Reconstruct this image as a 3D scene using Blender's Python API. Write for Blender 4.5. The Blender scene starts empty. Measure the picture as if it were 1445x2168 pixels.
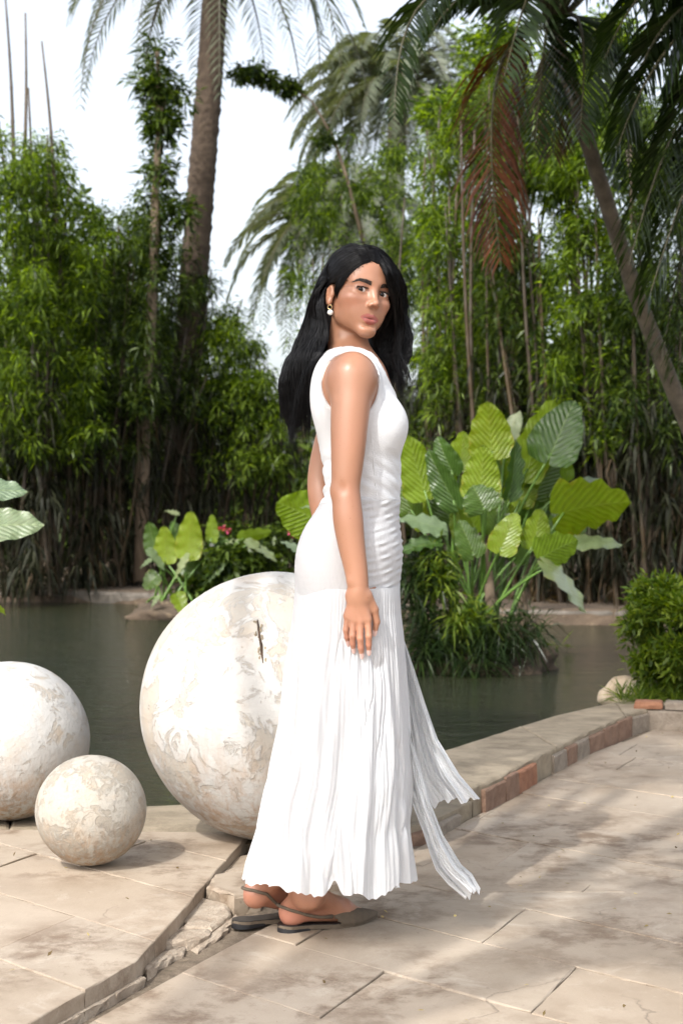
import bpy, bmesh, math, random
import numpy as np
from mathutils import Vector, Matrix, Quaternion, noise as mnoise

R = math.radians
random.seed(7)
rng = np.random.default_rng(11)
scene = bpy.context.scene
COL = scene.collection

# ------------------------------------------------------------------ camera
CAM_H = 1.069          # eye level of the photographer (crouching), metres
FPX = 3316.0           # focal length in photograph pixels (1445 x 2168)
cam_data = bpy.data.cameras.new('camera')
cam_data.sensor_fit = 'VERTICAL'
cam_data.sensor_height = 36.0
cam_data.lens = 36.0 * FPX / 2168.0
cam_data.clip_start = 0.05
cam_data.clip_end = 1500.0
cam_data.dof.use_dof = True
cam_data.dof.focus_distance = 4.0
cam_data.dof.aperture_fstop = 6.3
cam = bpy.data.objects.new('camera', cam_data)
cam.location = (0, 0, CAM_H)
cam.rotation_euler = (R(90), 0, 0)
COL.objects.link(cam)
scene.camera = cam

# ------------------------------------------------------------------ sky and sun
SUN_EL, SUN_AZ = 45.0, 208.0      # afternoon sun over the photographer's left shoulder; azimuth clockwise from the view axis
world = bpy.data.worlds.new('World')
scene.world = world
world.use_nodes = True
wn = world.node_tree
sky = wn.nodes.new('ShaderNodeTexSky')
sky.sky_type = 'NISHITA'
sky.sun_disc = False
sky.sun_elevation = R(SUN_EL)
sky.sun_rotation = R(SUN_AZ)
sky.air_density = 1.0
sky.dust_density = 5.0
sky.ozone_density = 1.0
bg = wn.nodes['Background']
bg.inputs['Strength'].default_value = 0.15
veil = wn.nodes.new('ShaderNodeHueSaturation')       # thin white summer veil over the whole sky: paler and brighter alike in every direction
veil.inputs['Saturation'].default_value = 0.42
veil.inputs['Value'].default_value = 1.378
wn.links.new(sky.outputs['Color'], veil.inputs['Color'])
wn.links.new(veil.outputs['Color'], bg.inputs['Color'])
sun_data = bpy.data.lights.new('sun', 'SUN')
sun_data.energy = 2.0
sun_data.angle = R(0.53)
sun_data.color = (1.0, 0.985, 0.955)
sun = bpy.data.objects.new('sun', sun_data)
_az, _el = R(SUN_AZ), R(SUN_EL)
SUN_DIR = Vector((math.sin(_az) * math.cos(_el), math.cos(_az) * math.cos(_el), math.sin(_el)))
sun.rotation_euler = SUN_DIR.to_track_quat('Z', 'Y').to_euler()
sun.location = (3, 20, 30)
COL.objects.link(sun)

vs = scene.view_settings
vs.view_transform = 'Standard'
vs.look = 'None'
vs.gamma = 1.0
vs.use_curve_mapping = False
vs.exposure = 0.918
scene.cycles.use_denoising = True
scene.cycles.max_bounces = 8
scene.cycles.transparent_max_bounces = 8
scene.cycles.sample_clamp_indirect = 8.0

# ------------------------------------------------------------------ helpers
def at(px, py, d):
    """world point on the ray of photograph pixel (px, py) at distance d along the view axis"""
    return Vector(((px - 722.5) * d / FPX, d, CAM_H - (py - 1084.0) * d / FPX))

def on_ground(px, py, z=0.0):
    d = (CAM_H - z) * FPX / (py - 1084.0)
    return Vector(((px - 722.5) * d / FPX, d, z))

def tag(o, label=None, cat=None, group=None, kind=None):
    if label: o['label'] = label
    if cat: o['category'] = cat
    if group: o['group'] = group
    if kind: o['kind'] = kind
    return o

def empty(name, loc=(0, 0, 0), rz=0.0):
    o = bpy.data.objects.new(name, None)
    o.location = loc
    o.rotation_euler = (0, 0, rz)
    COL.objects.link(o)
    return o

def mesh_data(name, verts, faces, mat=None, smooth=True):
    me = bpy.data.meshes.new(name)
    if isinstance(verts, np.ndarray) and isinstance(faces, np.ndarray):
        n, k = faces.shape
        me.vertices.add(len(verts))
        me.vertices.foreach_set('co', np.ascontiguousarray(verts, np.float32).ravel())
        me.loops.add(n * k)
        me.loops.foreach_set('vertex_index', np.ascontiguousarray(faces, np.int32).ravel())
        me.polygons.add(n)
        me.polygons.foreach_set('loop_start', np.arange(0, n * k, k, dtype=np.int32))
        me.update(calc_edges=True)
    else:
        me.from_pydata([tuple(v) for v in verts], [], [tuple(f) for f in faces])
        me.update()
    if mat: me.materials.append(mat)
    if smooth:
        me.polygons.foreach_set('use_smooth', np.ones(len(me.polygons), bool))
    return me

def link(name, me, parent=None, loc=None, rot=None, scale=None):
    o = bpy.data.objects.new(name, me)
    COL.objects.link(o)
    if parent is not None: o.parent = parent
    if loc is not None: o.location = loc
    if rot is not None: o.rotation_euler = rot
    if scale is not None: o.scale = scale
    return o

def obj(name, verts, faces, mat, parent=None, smooth=True, loc=None):
    return link(name, mesh_data(name, verts, faces, mat, smooth), parent, loc)

def point_attr(me, name, vals):
    a = me.attributes.new(name, 'FLOAT', 'POINT')
    a.data.foreach_set('value', np.ascontiguousarray(vals, np.float32))

def color_attr(me, name, rgb):
    a = me.attributes.new(name, 'FLOAT_COLOR', 'POINT')
    c = np.ones((len(rgb), 4), np.float32); c[:, :3] = rgb
    a.data.foreach_set('color', c.ravel())

def uv_from_points(me, uv):
    l = me.uv_layers.new(name='UVMap')
    idx = np.empty(len(me.loops), np.int32); me.loops.foreach_get('vertex_index', idx)
    l.data.foreach_set('uv', np.ascontiguousarray(uv[idx], np.float32).ravel())

def tube(pts, radii, sides=8, cap=True):
    """a tapered tube along pts -> verts, faces (lists)"""
    pts = [Vector(p) for p in pts]
    n = len(pts)
    V, F = [], []
    up = Vector((0, 0, 1))
    prev = None
    for i, p in enumerate(pts):
        t = (pts[min(i + 1, n - 1)] - pts[max(i - 1, 0)])
        t = t.normalized() if t.length > 1e-9 else up
        if prev is None:
            a = t.cross(Vector((0, 1, 0)))
            if a.length < 1e-3: a = t.cross(Vector((1, 0, 0)))
        else:
            a = prev - t * prev.dot(t)
        a.normalize(); prev = a
        b = t.cross(a)
        for k in range(sides):
            th = 2 * math.pi * k / sides
            V.append(p + (a * math.cos(th) + b * math.sin(th)) * radii[i])
    for i in range(n - 1):
        for k in range(sides):
            k2 = (k + 1) % sides
            F.append((i * sides + k, i * sides + k2, (i + 1) * sides + k2, (i + 1) * sides + k))
    if cap:
        F.append(tuple(range(sides - 1, -1, -1)))
        F.append(tuple((n - 1) * sides + k for k in range(sides)))
    return V, F

def grid_faces(nu, nv, wrap_u=False, off=0):
    """faces of a (nv rows) x (nu columns) grid, vertex index = row*nu + col"""
    cu = nu if wrap_u else nu - 1
    r, c = np.meshgrid(np.arange(nv - 1), np.arange(cu), indexing='ij')
    c2 = (c + 1) % nu
    return np.stack([r * nu + c, r * nu + c2, (r + 1) * nu + c2, (r + 1) * nu + c], -1).reshape(-1, 4) + off

def bez(p0, p1, p2, n):
    p0, p1, p2 = Vector(p0), Vector(p1), Vector(p2)
    return [p0 * (1 - t) ** 2 + p1 * 2 * t * (1 - t) + p2 * t * t for t in [i / (n - 1) for i in range(n)]]

def unit(a):
    return a / np.maximum(np.linalg.norm(a, axis=-1, keepdims=True), 1e-9)

# ------------------------------------------------------------------ materials
class NT:
    """tiny node-tree writer"""
    def __init__(self, name):
        self.m = bpy.data.materials.new(name)
        self.m.use_nodes = True
        self.t = self.m.node_tree
        self.b = self.t.nodes['Principled BSDF']
        self.out = self.t.nodes['Material Output']
    def n(self, typ, **kw):
        nd = self.t.nodes.new('ShaderNode' + typ)
        for k, v in kw.items():
            if k.startswith('i_'):
                key = k[2:]
                key = int(key) if key.isdigit() else key.replace('_', ' ')
                nd.inputs[key].default_value = v
            else:
                setattr(nd, k, v)
        return nd
    def l(self, a, b):
        self.t.links.new(a, b)
    def set(self, **kw):
        for k, v in kw.items():
            self.b.inputs[k.replace('_', ' ')].default_value = v
    def coord(self, kind='Object', scale=(1, 1, 1), rot=(0, 0, 0)):
        tc = self.n('TexCoord'); mp = self.n('Mapping')
        mp.inputs['Scale'].default_value = scale; mp.inputs['Rotation'].default_value = rot
        self.l(tc.outputs[kind], mp.inputs['Vector'])
        return mp.outputs['Vector']
    def world_pos(self, scale=(1, 1, 1)):
        g = self.n('NewGeometry'); mp = self.n('Mapping'); mp.inputs['Scale'].default_value = scale
        self.l(g.outputs['Position'], mp.inputs['Vector'])
        return mp.outputs['Vector']
    def noise(self, vec, scale, detail=4, rough=0.55, dist=0.0):
        nd = self.n('TexNoise'); nd.inputs['Scale'].default_value = scale
        nd.inputs['Detail'].default_value = detail; nd.inputs['Roughness'].default_value = rough
        nd.inputs['Distortion'].default_value = dist
        if vec is not None: self.l(vec, nd.inputs['Vector'])
        return nd.outputs['Fac']
    def ramp(self, fac, stops):
        r = self.n('ValToRGB'); cr = r.color_ramp
        while len(cr.elements) < len(stops): cr.elements.new(0.5)
        for e, (p, c) in zip(cr.elements, stops):
            e.position = p
            e.color = (c, c, c, 1) if isinstance(c, (int, float)) else (*c, 1)
        self.l(fac, r.inputs['Fac'])
        return r.outputs['Color']
    def mix(self, fac, a, b, mode='MIX'):
        m = self.n('Mix', data_type='RGBA', blend_type=mode)
        for sock, v in ((m.inputs['Factor'], fac), (m.inputs['A'], a), (m.inputs['B'], b)):
            pass
        fs, as_, bs = m.inputs[0], m.inputs[6], m.inputs[7]
        for s, v in ((fs, fac), (as_, a), (bs, b)):
            if isinstance(v, (int, float)): s.default_value = v if s is fs else (v, v, v, 1)
            elif isinstance(v, tuple): s.default_value = (*v, 1)
            else: self.l(v, s)
        return m.outputs[2]
    def math(self, op, a, b=None):
        m = self.n('Math', operation=op)
        for i, v in enumerate((a, b)):
            if v is None: continue
            if isinstance(v, (int, float)): m.inputs[i].default_value = v
            else: self.l(v, m.inputs[i])
        return m.outputs[0]
    def bump(self, h, strength=0.5, dist=0.01):
        b = self.n('Bump'); b.inputs['Strength'].default_value = strength; b.inputs['Distance'].default_value = dist
        self.l(h, b.inputs['Height']); self.l(b.outputs['Normal'], self.b.inputs['Normal'])
        return b.outputs['Normal']
    def color(self, c):
        if isinstance(c, tuple): self.b.inputs['Base Color'].default_value = (*c, 1)
        else: self.l(c, self.b.inputs['Base Color'])
    def attr(self, name, out='Color'):
        a = self.n('Attribute', attribute_name=name)
        return a.outputs[out]

def leaf_material(name, dark, light, trans=0.45, rough=0.45, vein=False, coat=0.0, glow=1.9):
    """thin leaf: gloss on the face, light passing through; per-leaf tint from the point attribute 'tint'"""
    w = NT(name)
    t = w.attr('tint', 'Fac')
    col = w.mix(t, dark, light)
    if vein:
        uv = w.n('UVMap'); sep = w.n('SeparateXYZ'); w.l(uv.outputs['UV'], sep.inputs[0])
        ax = w.math('ABSOLUTE', w.math('SUBTRACT', sep.outputs[0], 0.5))
        # lateral veins sweep forward from the midrib
        ph = w.math('SUBTRACT', w.math('MULTIPLY', sep.outputs[1], 9.0), w.math('MULTIPLY', ax, 9.0))
        fr = w.math('ABSOLUTE', w.math('SUBTRACT', w.math('FRACT', ph), 0.5))
        lat = w.ramp(fr, [(0.0, 1.0), (0.09, 0.0)])
        mid = w.ramp(ax, [(0.0, 1.0), (0.022, 0.0)])
        v = w.math('MAXIMUM', lat, mid)
        col = w.mix(w.math('MULTIPLY', v, 0.6), col, (0.20, 0.28, 0.09))
        oi = w.n('ObjectInfo')
        col = w.mix(w.math('MULTIPLY', oi.outputs['Random'], 0.6), col, tuple(c * k for c, k in zip(light, (1.9, 1.35, 0.8))))
        rim = w.math('MULTIPLY', w.ramp(w.math('ADD', ax, w.math('MULTIPLY', w.noise(w.coord('Object'), 7.0, 4), 0.16)), [(0.50, 0.0), (0.54, 1.0)]), w.ramp(oi.outputs['Random'], [(0.3, 0.0), (0.6, 1.0)]))
        col = w.mix(w.math('MULTIPLY', rim, 0.6), col, (0.30, 0.24, 0.04))
        nz = w.noise(w.coord('Object'), 9.0, 3)
        col = w.mix(w.math('MULTIPLY', w.ramp(nz, [(0.35, 0.0), (0.75, 1.0)]), 0.5), col, tuple(c * 1.7 for c in light))
        w.bump(w.math('ADD', w.math('MULTIPLY', fr, 1.0), w.math('MULTIPLY', v, -0.3)), 0.6, 0.012)
    w.color(col)
    w.set(Roughness=rough)
    w.b.inputs['Specular IOR Level'].default_value = (0.42 if vein else 0.22) if coat < 0.9 else 0.5
    w.b.inputs['Coat Weight'].default_value = coat; w.b.inputs['Coat Roughness'].default_value = 0.36
    tr = w.n('BsdfTranslucent')
    tc = w.mix(1.0, col, (1.0, 1.0, 0.42), 'MULTIPLY')
    hs = w.n('HueSaturation'); hs.inputs['Value'].default_value = glow; hs.inputs['Saturation'].default_value = 1.05
    w.l(tc, hs.inputs['Color']); w.l(hs.outputs['Color'], tr.inputs['Color'])
    ms = w.n('MixShader'); ms.inputs[0].default_value = trans
    w.l(w.b.outputs[0], ms.inputs[1]); w.l(tr.outputs[0], ms.inputs[2])
    w.l(ms.outputs[0], w.out.inputs['Surface'])
    return w.m

def simple_material(name, col, rough=0.7, var=0.25, scale=6.0, bump=0.3, stretch=(1, 1, 1)):
    w = NT(name)
    v = w.coord('Object', stretch)
    n = w.noise(v, scale, 5, 0.6)
    w.color(w.mix(w.ramp(n, [(0.3, 0.0), (0.7, 1.0)]), tuple(c * (1 - var) for c in col), tuple(min(1, c * (1 + var)) for c in col)))
    w.set(Roughness=rough)
    w.bump(w.noise(v, scale * 4, 4), bump, 0.01)
    return w.m
# ================================================================== the setting
WATER_Z = -0.10

def m_earth():
    w = NT('earth')
    p = w.world_pos()
    n1 = w.noise(p, 1.3, 6, 0.65); n2 = w.noise(p, 14.0, 4, 0.7)
    c = w.mix(w.ramp(n1, [(0.35, 0.0), (0.65, 1.0)]), (0.04, 0.028, 0.018), (0.10, 0.07, 0.045))
    c = w.mix(w.ramp(n2, [(0.55, 0.0), (0.7, 1.0)]), c, (0.14, 0.105, 0.065))
    w.color(c); w.set(Roughness=0.95); w.bump(n2, 0.8, 0.03)
    return w.m

def m_slab():
    w = NT('limestone_slab')
    p = w.world_pos()
    oi = w.n('ObjectInfo')
    n1 = w.noise(p, 2.1, 7, 0.62, 0.5)
    n2 = w.noise(w.world_pos((1.0, 1.0, 1.0)), 5.2, 10, 0.76, 0.15)
    n3 = w.noise(p, 90.0, 3, 0.6)
    base = w.mix(w.ramp(n1, [(0.3, 0.0), (0.7, 1.0)]), (0.275, 0.222, 0.165), (0.40, 0.338, 0.268))
    base = w.mix(w.math('MULTIPLY', oi.outputs['Random'], 0.35), base, (0.32, 0.24, 0.165))
    st = w.math('MULTIPLY', w.ramp(n2, [(0.47, 0.0), (0.60, 1.0)]), w.ramp(w.noise(p, 1.1, 3), [(0.40, 0.2), (0.56, 1.0)]))
    base = w.mix(w.math('MULTIPLY', st, 0.78), base, (0.125, 0.076, 0.042))
    pale = w.ramp(w.noise(p, 3.3, 8, 0.75, 1.2), [(0.56, 0.0), (0.68, 1.0)])
    base = w.mix(w.math('MULTIPLY', pale, 0.5), base, (0.46, 0.405, 0.335))
    sp = w.ramp(w.noise(p, 60.0, 2, 0.5), [(0.70, 0.0), (0.76, 1.0)])
    base = w.mix(w.math('MULTIPLY', sp, 0.5), base, (0.16, 0.11, 0.08))
    # hairline cracks
    dv = w.n('VectorMath', operation='ADD'); w.l(p, dv.inputs[0])
    nv = w.n('TexNoise'); nv.inputs['Scale'].default_value = 3.0; nv.inputs['Detail'].default_value = 6; w.l(p, nv.inputs['Vector'])
    sc = w.n('VectorMath', operation='SCALE'); sc.inputs['Scale'].default_value = 0.55; w.l(nv.outputs['Color'], sc.inputs[0]); w.l(sc.outputs[0], dv.inputs[1])
    vo = w.n('TexVoronoi', feature='DISTANCE_TO_EDGE'); vo.inputs['Scale'].default_value = 0.9; w.l(dv.outputs[0], vo.inputs['Vector'])
    ck = w.math('MULTIPLY', w.ramp(vo.outputs['Distance'], [(0.0, 1.0), (0.006, 0.0)]), w.ramp(w.noise(p, 1.7, 3), [(0.48, 0.0), (0.60, 1.0)]))
    base = w.mix(w.math('MULTIPLY', ck, 0.45), base, (0.06, 0.042, 0.028))
    w.color(base)
    w.l(w.ramp(n2, [(0.3, 0.75), (0.7, 0.55)]), w.b.inputs['Roughness'])
    h = w.math('ADD', w.math('MULTIPLY', n3, 0.25), w.math('ADD', w.math('MULTIPLY', n2, 0.8), w.math('MULTIPLY', w.math('ADD', st, ck), -0.35)))
    w.bump(h, 0.55, 0.006)
    return w.m

def m_rough_stone(name, a, b, sc=9.0, bump=0.9):
    w = NT(name)
    p = w.world_pos()
    n = w.noise(p, sc, 8, 0.7, 0.4)
    w.color(w.mix(w.ramp(n, [(0.35, 0.0), (0.65, 1.0)]), a, b))
    w.set(Roughness=0.9)
    w.bump(w.math('ADD', n, w.math('MULTIPLY', w.noise(p, sc * 7, 4), 0.4)), bump, 0.012)
    return w.m

def m_ball(name, white, beige, seed, peel, grime):
    w = NT(name)
    v = w.coord('Object')
    off = w.n('VectorMath', operation='ADD'); w.l(v, off.inputs[0]); off.inputs[1].default_value = (seed, seed * 0.7, seed * 0.3)
    p = off.outputs[0]
    sep = w.n('SeparateXYZ'); w.l(v, sep.inputs[0])
    n1 = w.noise(p, 4.2, 9, 0.68, 0.9)
    n2 = w.noise(p, 11.0, 6, 0.7, 0.3)
    big = w.noise(p, 1.6, 2)
    pm = w.ramp(w.math('ADD', n1, w.math('MULTIPLY', big, 0.55)), [(peel, 0.0), (peel + 0.045, 1.0)])
    base = w.mix(w.ramp(n2, [(0.35, 0.0), (0.7, 1.0)]), white, tuple(c * 0.9 for c in white))
    base = w.mix(w.math('MULTIPLY', pm, 0.8), base, beige)
    rim = w.ramp(w.math('ABSOLUTE', w.math('SUBTRACT', w.math('ADD', n1, w.math('MULTIPLY', big, 0.55)), peel + 0.006)), [(0.0, 1.0), (0.010, 0.0)])
    base = w.mix(w.math('MULTIPLY', w.math('MULTIPLY', rim, w.ramp(n2, [(0.45, 0.0), (0.6, 1.0)])), 0.6), base, (0.22, 0.18, 0.14))
    # warm blotches
    base = w.mix(w.math('MULTIPLY', w.ramp(w.noise(p, 3.0, 6, 0.65), [(0.50, 0.0), (0.70, 1.0)]), 0.5), base, (0.40, 0.31, 0.22))
    # rain streaks of rust and dirt on the lower half
    sv = w.n('Mapping'); sv.inputs['Scale'].default_value = (5.0, 5.0, 0.9); w.l(p, sv.inputs['Vector'])
    ns = w.noise(sv.outputs[0], 2.2, 6, 0.7, 0.4)
    low = w.ramp(w.math('ADD', sep.outputs[2], w.math('MULTIPLY', w.math('SUBTRACT', big, 0.5), 0.35)), [(0.0, 1.0), (1.0, 0.0)])
    lown = w.n('MapRange'); lown.inputs['From Min'].default_value = 0.05; lown.inputs['From Max'].default_value = -0.85
    w.l(w.math('ADD', sep.outputs[2], w.math('MULTIPLY', w.math('SUBTRACT', big, 0.5), 0.5)), lown.inputs['Value'])
    stm = w.math('MULTIPLY', w.ramp(ns, [(0.42, 0.0), (0.62, 1.0)]), lown.outputs[0])
    base = w.mix(w.math('MULTIPLY', stm, grime), base, (0.30, 0.19, 0.11))
    gm = w.ramp(w.noise(p, 2.4, 8, 0.72, 0.5), [(0.60, 0.0), (0.72, 1.0)])
    base = w.mix(w.math('MULTIPLY', gm, grime * 0.7), base, (0.20, 0.18, 0.16))
    pits = w.ramp(w.noise(p, 34.0, 3, 0.6), [(0.70, 0.0), (0.74, 1.0)])
    base = w.mix(w.math('MULTIPLY', pits, 0.45), base, (0.25, 0.2, 0.15))
    w.color(base); w.set(Roughness=0.85)
    h = w.math('ADD', w.math('MULTIPLY', pm, -0.6), w.math('ADD', w.math('MULTIPLY', n2, 0.5), w.math('MULTIPLY', pits, -0.5)))
    w.bump(h, 0.5, 0.02)
    return w.m

def m_water():
    w = NT('pond_water')
    p = w.world_pos((1.0, 1.6, 1.0))
    n = w.math('ADD', w.noise(p, 3.2, 4, 0.55, 0.6), w.math('MULTIPLY', w.noise(p, 15.0, 4, 0.65, 0.4), 0.7))
    b = w.n('Bump'); b.inputs['Strength'].default_value = 1.0; b.inputs['Distance'].default_value = 0.10
    w.l(n, b.inputs['Height'])
    w.l(b.outputs[0], w.b.inputs['Normal'])
    murk = w.mix(w.noise(w.world_pos(), 0.6, 3), (0.008, 0.014, 0.004), (0.022, 0.024, 0.007))
    w.color(murk)
    w.set(Roughness=0.06, IOR=1.33)
    # the first hand's breadth of the water lets the bed show
    w.b.inputs['Transmission Weight'].default_value = 0.12
    return w.m

MAT_EARTH = m_earth(); MAT_SLAB = m_slab()
MAT_COPING = m_rough_stone('coping_concrete', (0.17, 0.135, 0.09), (0.31, 0.255, 0.18), 6.0, 0.7)
MAT_BROKEN = m_rough_stone('broken_limestone', (0.26, 0.20, 0.145), (0.44, 0.37, 0.29), 16.0, 1.0)
MAT_BRICK = m_rough_stone('terracotta', (0.20, 0.085, 0.045), (0.31, 0.15, 0.085), 18.0, 0.6)
MAT_BRICK2 = m_rough_stone('weathered_brick', (0.17, 0.135, 0.10), (0.28, 0.235, 0.185), 18.0, 0.6)
MAT_BRICK3 = m_rough_stone('brown_brick', (0.15, 0.085, 0.055), (0.24, 0.15, 0.10), 18.0, 0.6)
MAT_KERB = m_rough_stone('old_kerb', (0.075, 0.066, 0.054), (0.15, 0.13, 0.108), 5.0, 0.6)
MAT_WATER = m_water()
MAT_ROCK = m_rough_stone('sand_rock', (0.34, 0.26, 0.17), (0.52, 0.43, 0.32), 7.0, 0.7)

# inner (water side) edge of the pond, anticlockwise seen from above, starting near left
NEAR_EDGE = [(-6.0, 5.45), (-3.0, 5.50), (-1.6, 5.50), (-0.75, 5.48), (-0.25, 5.62), (0.15, 5.95), (0.45, 6.42), (0.75, 6.98), (1.02, 7.46), (1.36, 7.95), (1.75, 8.28), (2.4, 8.6)]
FAR_EDGE = [(4.2, 9.6), (6.0, 12.0), (6.0, 15.0), (3.6, 16.1), (1.6, 16.5), (0.0, 17.6), (-1.6, 19.4), (-3.2, 20.3), (-6.0, 20.8), (-9.0, 19.0), (-10.0, 14.0), (-9.0, 8.0)]
POND = NEAR_EDGE + FAR_EDGE

def build_ground():
    n = len(POND)
    c = Vector((-0.8, 11.5))
    V, F = [], []
    for (x, y) in POND:
        V.append((x, y, 0.06 if y > 9 else -0.06))
    for (x, y) in POND:                       # a middle ring so the near land lies flat
        d = Vector((x, y)) - c
        q = c + d.normalized() * (d.length + 14.0)
        V.append((q.x, q.y, 0.15 if y > 9 else -0.06))
    for (x, y) in POND:
        d = (Vector((x, y)) - c).normalized()
        V.append((c.x + d.x * 500, c.y + d.y * 500, 0.0))
    for r in range(2):
        for i in range(n):
            j = (i + 1) % n
            F.append((r * n + i, r * n + j, (r + 1) * n + j, (r + 1) * n + i))
    # pond sides and bed in the same sheet
    b0 = len(V)
    for (x, y) in POND:
        d = (c - Vector((x, y)))
        q = Vector((x, y)) + d.normalized() * 0.5
        V.append((q.x, q.y, -0.5))
    for i in range(n):
        j = (i + 1) % n
        F.append((i, b0 + i, b0 + j, j))
    F.append(tuple(b0 + i for i in range(n)))
    tag(obj('ground', V, F, MAT_EARTH, smooth=False), kind='structure')
    wv = [(x, y, WATER_Z) for (x, y) in POND]
    tag(obj('pond_water', wv, [tuple(range(n))], MAT_WATER, smooth=False), kind='structure')
build_ground()

# ------------------------------------------------------------------ stone pieces
def jag(poly, step, amp, keep=0.0):
    """resample a polygon and break its edges"""
    out = []
    n = len(poly)
    for i in range(n):
        a, b = Vector(poly[i]), Vector(poly[(i + 1) % n])
        L = (b - a).length
        k = max(1, int(L / step))
        nr = Vector((-(b - a).y, (b - a).x)); nr = nr.normalized() if nr.length else nr
        for s in range(k):
            p = a + (b - a) * (s / k)
            if s > 0: p = p + nr * random.uniform(-amp, amp)
            out.append(p)
    return out

def stone_prism(name, poly, z0, z1, mat, parent, bevel=0.006, step=0.09, amp=0.002, side_amp=0.0, tilt=(0, 0)):
    """a slab piece: flat top, chipped arris, rough sides"""
    pts = jag(poly, step, amp)
    area = sum(pts[i].x * pts[(i + 1) % len(pts)].y - pts[(i + 1) % len(pts)].x * pts[i].y for i in range(len(pts)))
    if area < 0: pts.reverse()
    c = sum(pts, Vector((0, 0))) / len(pts)
    n = len(pts)
    V, F = [], []
    def ring(off, z, jit=0.0):
        for i, p in enumerate(pts):
            a, b = pts[i - 1], pts[(i + 1) % n]
            t = (b - a); nr = Vector((t.y, -t.x)); nr = nr.normalized() if nr.length else nr
            q = p + nr * (off + random.uniform(-jit, jit))
            V.append((q.x - c.x, q.y - c.y, z + (q.x - c.x) * tilt[0] + (q.y - c.y) * tilt[1] + random.uniform(-jit, jit) * 0.3))
    ring(-bevel * 2.2, z1); ring(-bevel * 0.5, z1 - bevel * 0.7, side_amp * 0.3); ring(0, z1 - bevel * 2.0, side_amp)
    if z1 - z0 > 0.03:
        ring(0.0, (z0 + z1) / 2, side_amp)
    ring(0.0, z0, side_amp)
    k = len(V) // n
    F.append(tuple(range(n)))
    for r in range(k - 1):
        for i in range(n):
            j = (i + 1) % n
            F.append((r * n + j, r * n + i, (r + 1) * n + i, (r + 1) * n + j))
    return obj(name, V, F, mat, parent, smooth=False, loc=(c.x, c.y, 0))

def clip_half(poly, a, b, side=1):
    """keep the part of a convex polygon to the left (side 1) of the line a->b"""
    a, b = Vector(a), Vector(b); d = b - a
    f = lambda p: side * (d.x * (p[1] - a.y) - d.y * (p[0] - a.x))
    out = []
    for i in range(len(poly)):
        p, q = Vector(poly[i]), Vector(poly[(i + 1) % len(poly)])
        fp, fq = f(p), f(q)
        if fp >= 0: out.append(p)
        if fp * fq < 0: out.append(p + (q - p) * (fp / (fp - fq)))
    return out

def poly_area(p):
    return abs(sum(p[i][0] * p[(i + 1) % len(p)][1] - p[(i + 1) % len(p)][0] * p[i][1] for i in range(len(p)))) / 2

U = Vector((0.707, -0.707)); W = Vector((0.40, 0.917)); ORG = Vector((0.10, 4.13))
paving = empty('paving'); tag(paving, kind='structure')

RAISED_A = (Vector((-0.690, 2.95)), Vector((-0.452, 3.556)))      # front edge of the lifted slabs
RAISED_B = (Vector((-0.462, 3.53)), Vector((-0.350, 4.46)))       # broken stretch of that edge

def lay(z, clips, name, seed, rows=(-9, 16), thick=0.05, ext=(-7.5, 7.5)):
    rnd = random.Random(seed)
    for k in range(*rows):
        b0, b1 = k * 0.367, (k + 1) * 0.367
        a = ext[0] + rnd.uniform(0, 0.6)
        if k == 0: a = 0.37 - 0.62 * 14 + 0.02
        while a < ext[1]:
            L = rnd.uniform(0.62, 1.05)
            g = rnd.uniform(0.0004, 0.0016)
            q = [ORG + U * (a + g) + W * (b0 + g), ORG + U * (a + L - g) + W * (b0 + g), ORG + U * (a + L - g) + W * (b1 - g), ORG + U * (a + g) + W * (b1 - g)]
            a += L
            p = [v for v in q]
            for (s, e, sd) in clips:
                p = clip_half(p, s, e, sd)
                if len(p) < 3: break
            if len(p) < 3 or poly_area(p) < 0.0012: continue
            cx = sum(v.x for v in p) / len(p); cy = sum(v.y for v in p) / len(p)
            if cy < 1.2 or cy > 9.6 or abs(cx) > 3.6: continue
            zz = z + rnd.uniform(-0.003, 0.003)
            stone_prism(name, p, zz - thick, zz, MAT_SLAB, paving, bevel=rnd.uniform(0.0009, 0.0022), step=0.07, amp=0.0016, side_amp=0.002,
                        tilt=(rnd.uniform(-0.004, 0.004), rnd.uniform(-0.004, 0.004)))

def bed(poly, z):
    o_ = obj('mortar_bed', [(x, y, z) for x, y in poly], [tuple(range(len(poly)))], MAT_BED, paving, False); return o_
MAT_BED = m_rough_stone('sandy_joint', (0.10, 0.075, 0.05), (0.20, 0.155, 0.11), 30.0, 0.8)
bed([(-3.6, 1.0), (3.8, 1.0), (3.8, 9.0), (1.66, 7.95), (1.40, 7.60), (1.10, 6.97), (0.81, 6.30), (0.28, 5.06), (-0.1, 4.9), (-3.6, 5.06)], -0.0075)
bed([(-3.5, 1.2), (-1.42, 1.2), (-0.72, 2.98), (-0.49, 3.56), (-0.385, 4.44), (-0.42, 4.98), (-3.5, 5.03)], 0.0475)

# kerb line (front foot of the kerb, paving side)
KERB_FRONT = [(-6.0, 5.02), (-3.0, 5.05), (-1.6, 5.03), (-0.7, 4.98), (-0.1, 4.86), (0.25, 5.02), (0.53, 5.62), (0.81, 6.26), (1.10, 6.92), (1.40, 7.55), (1.62, 7.86)]
kf = [Vector(p) for p in KERB_FRONT]
right_clips = [(Vector((-0.70, 2.95)), Vector((-0.445, 3.66)), -1), (Vector((-0.462, 3.62)), Vector((-0.27, 4.36)), -1),
               (kf[5], kf[8], -1), (kf[8], kf[9], -1), (Vector((-1.0, 4.40)), Vector((0.6, 4.40)), -1)]
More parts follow.
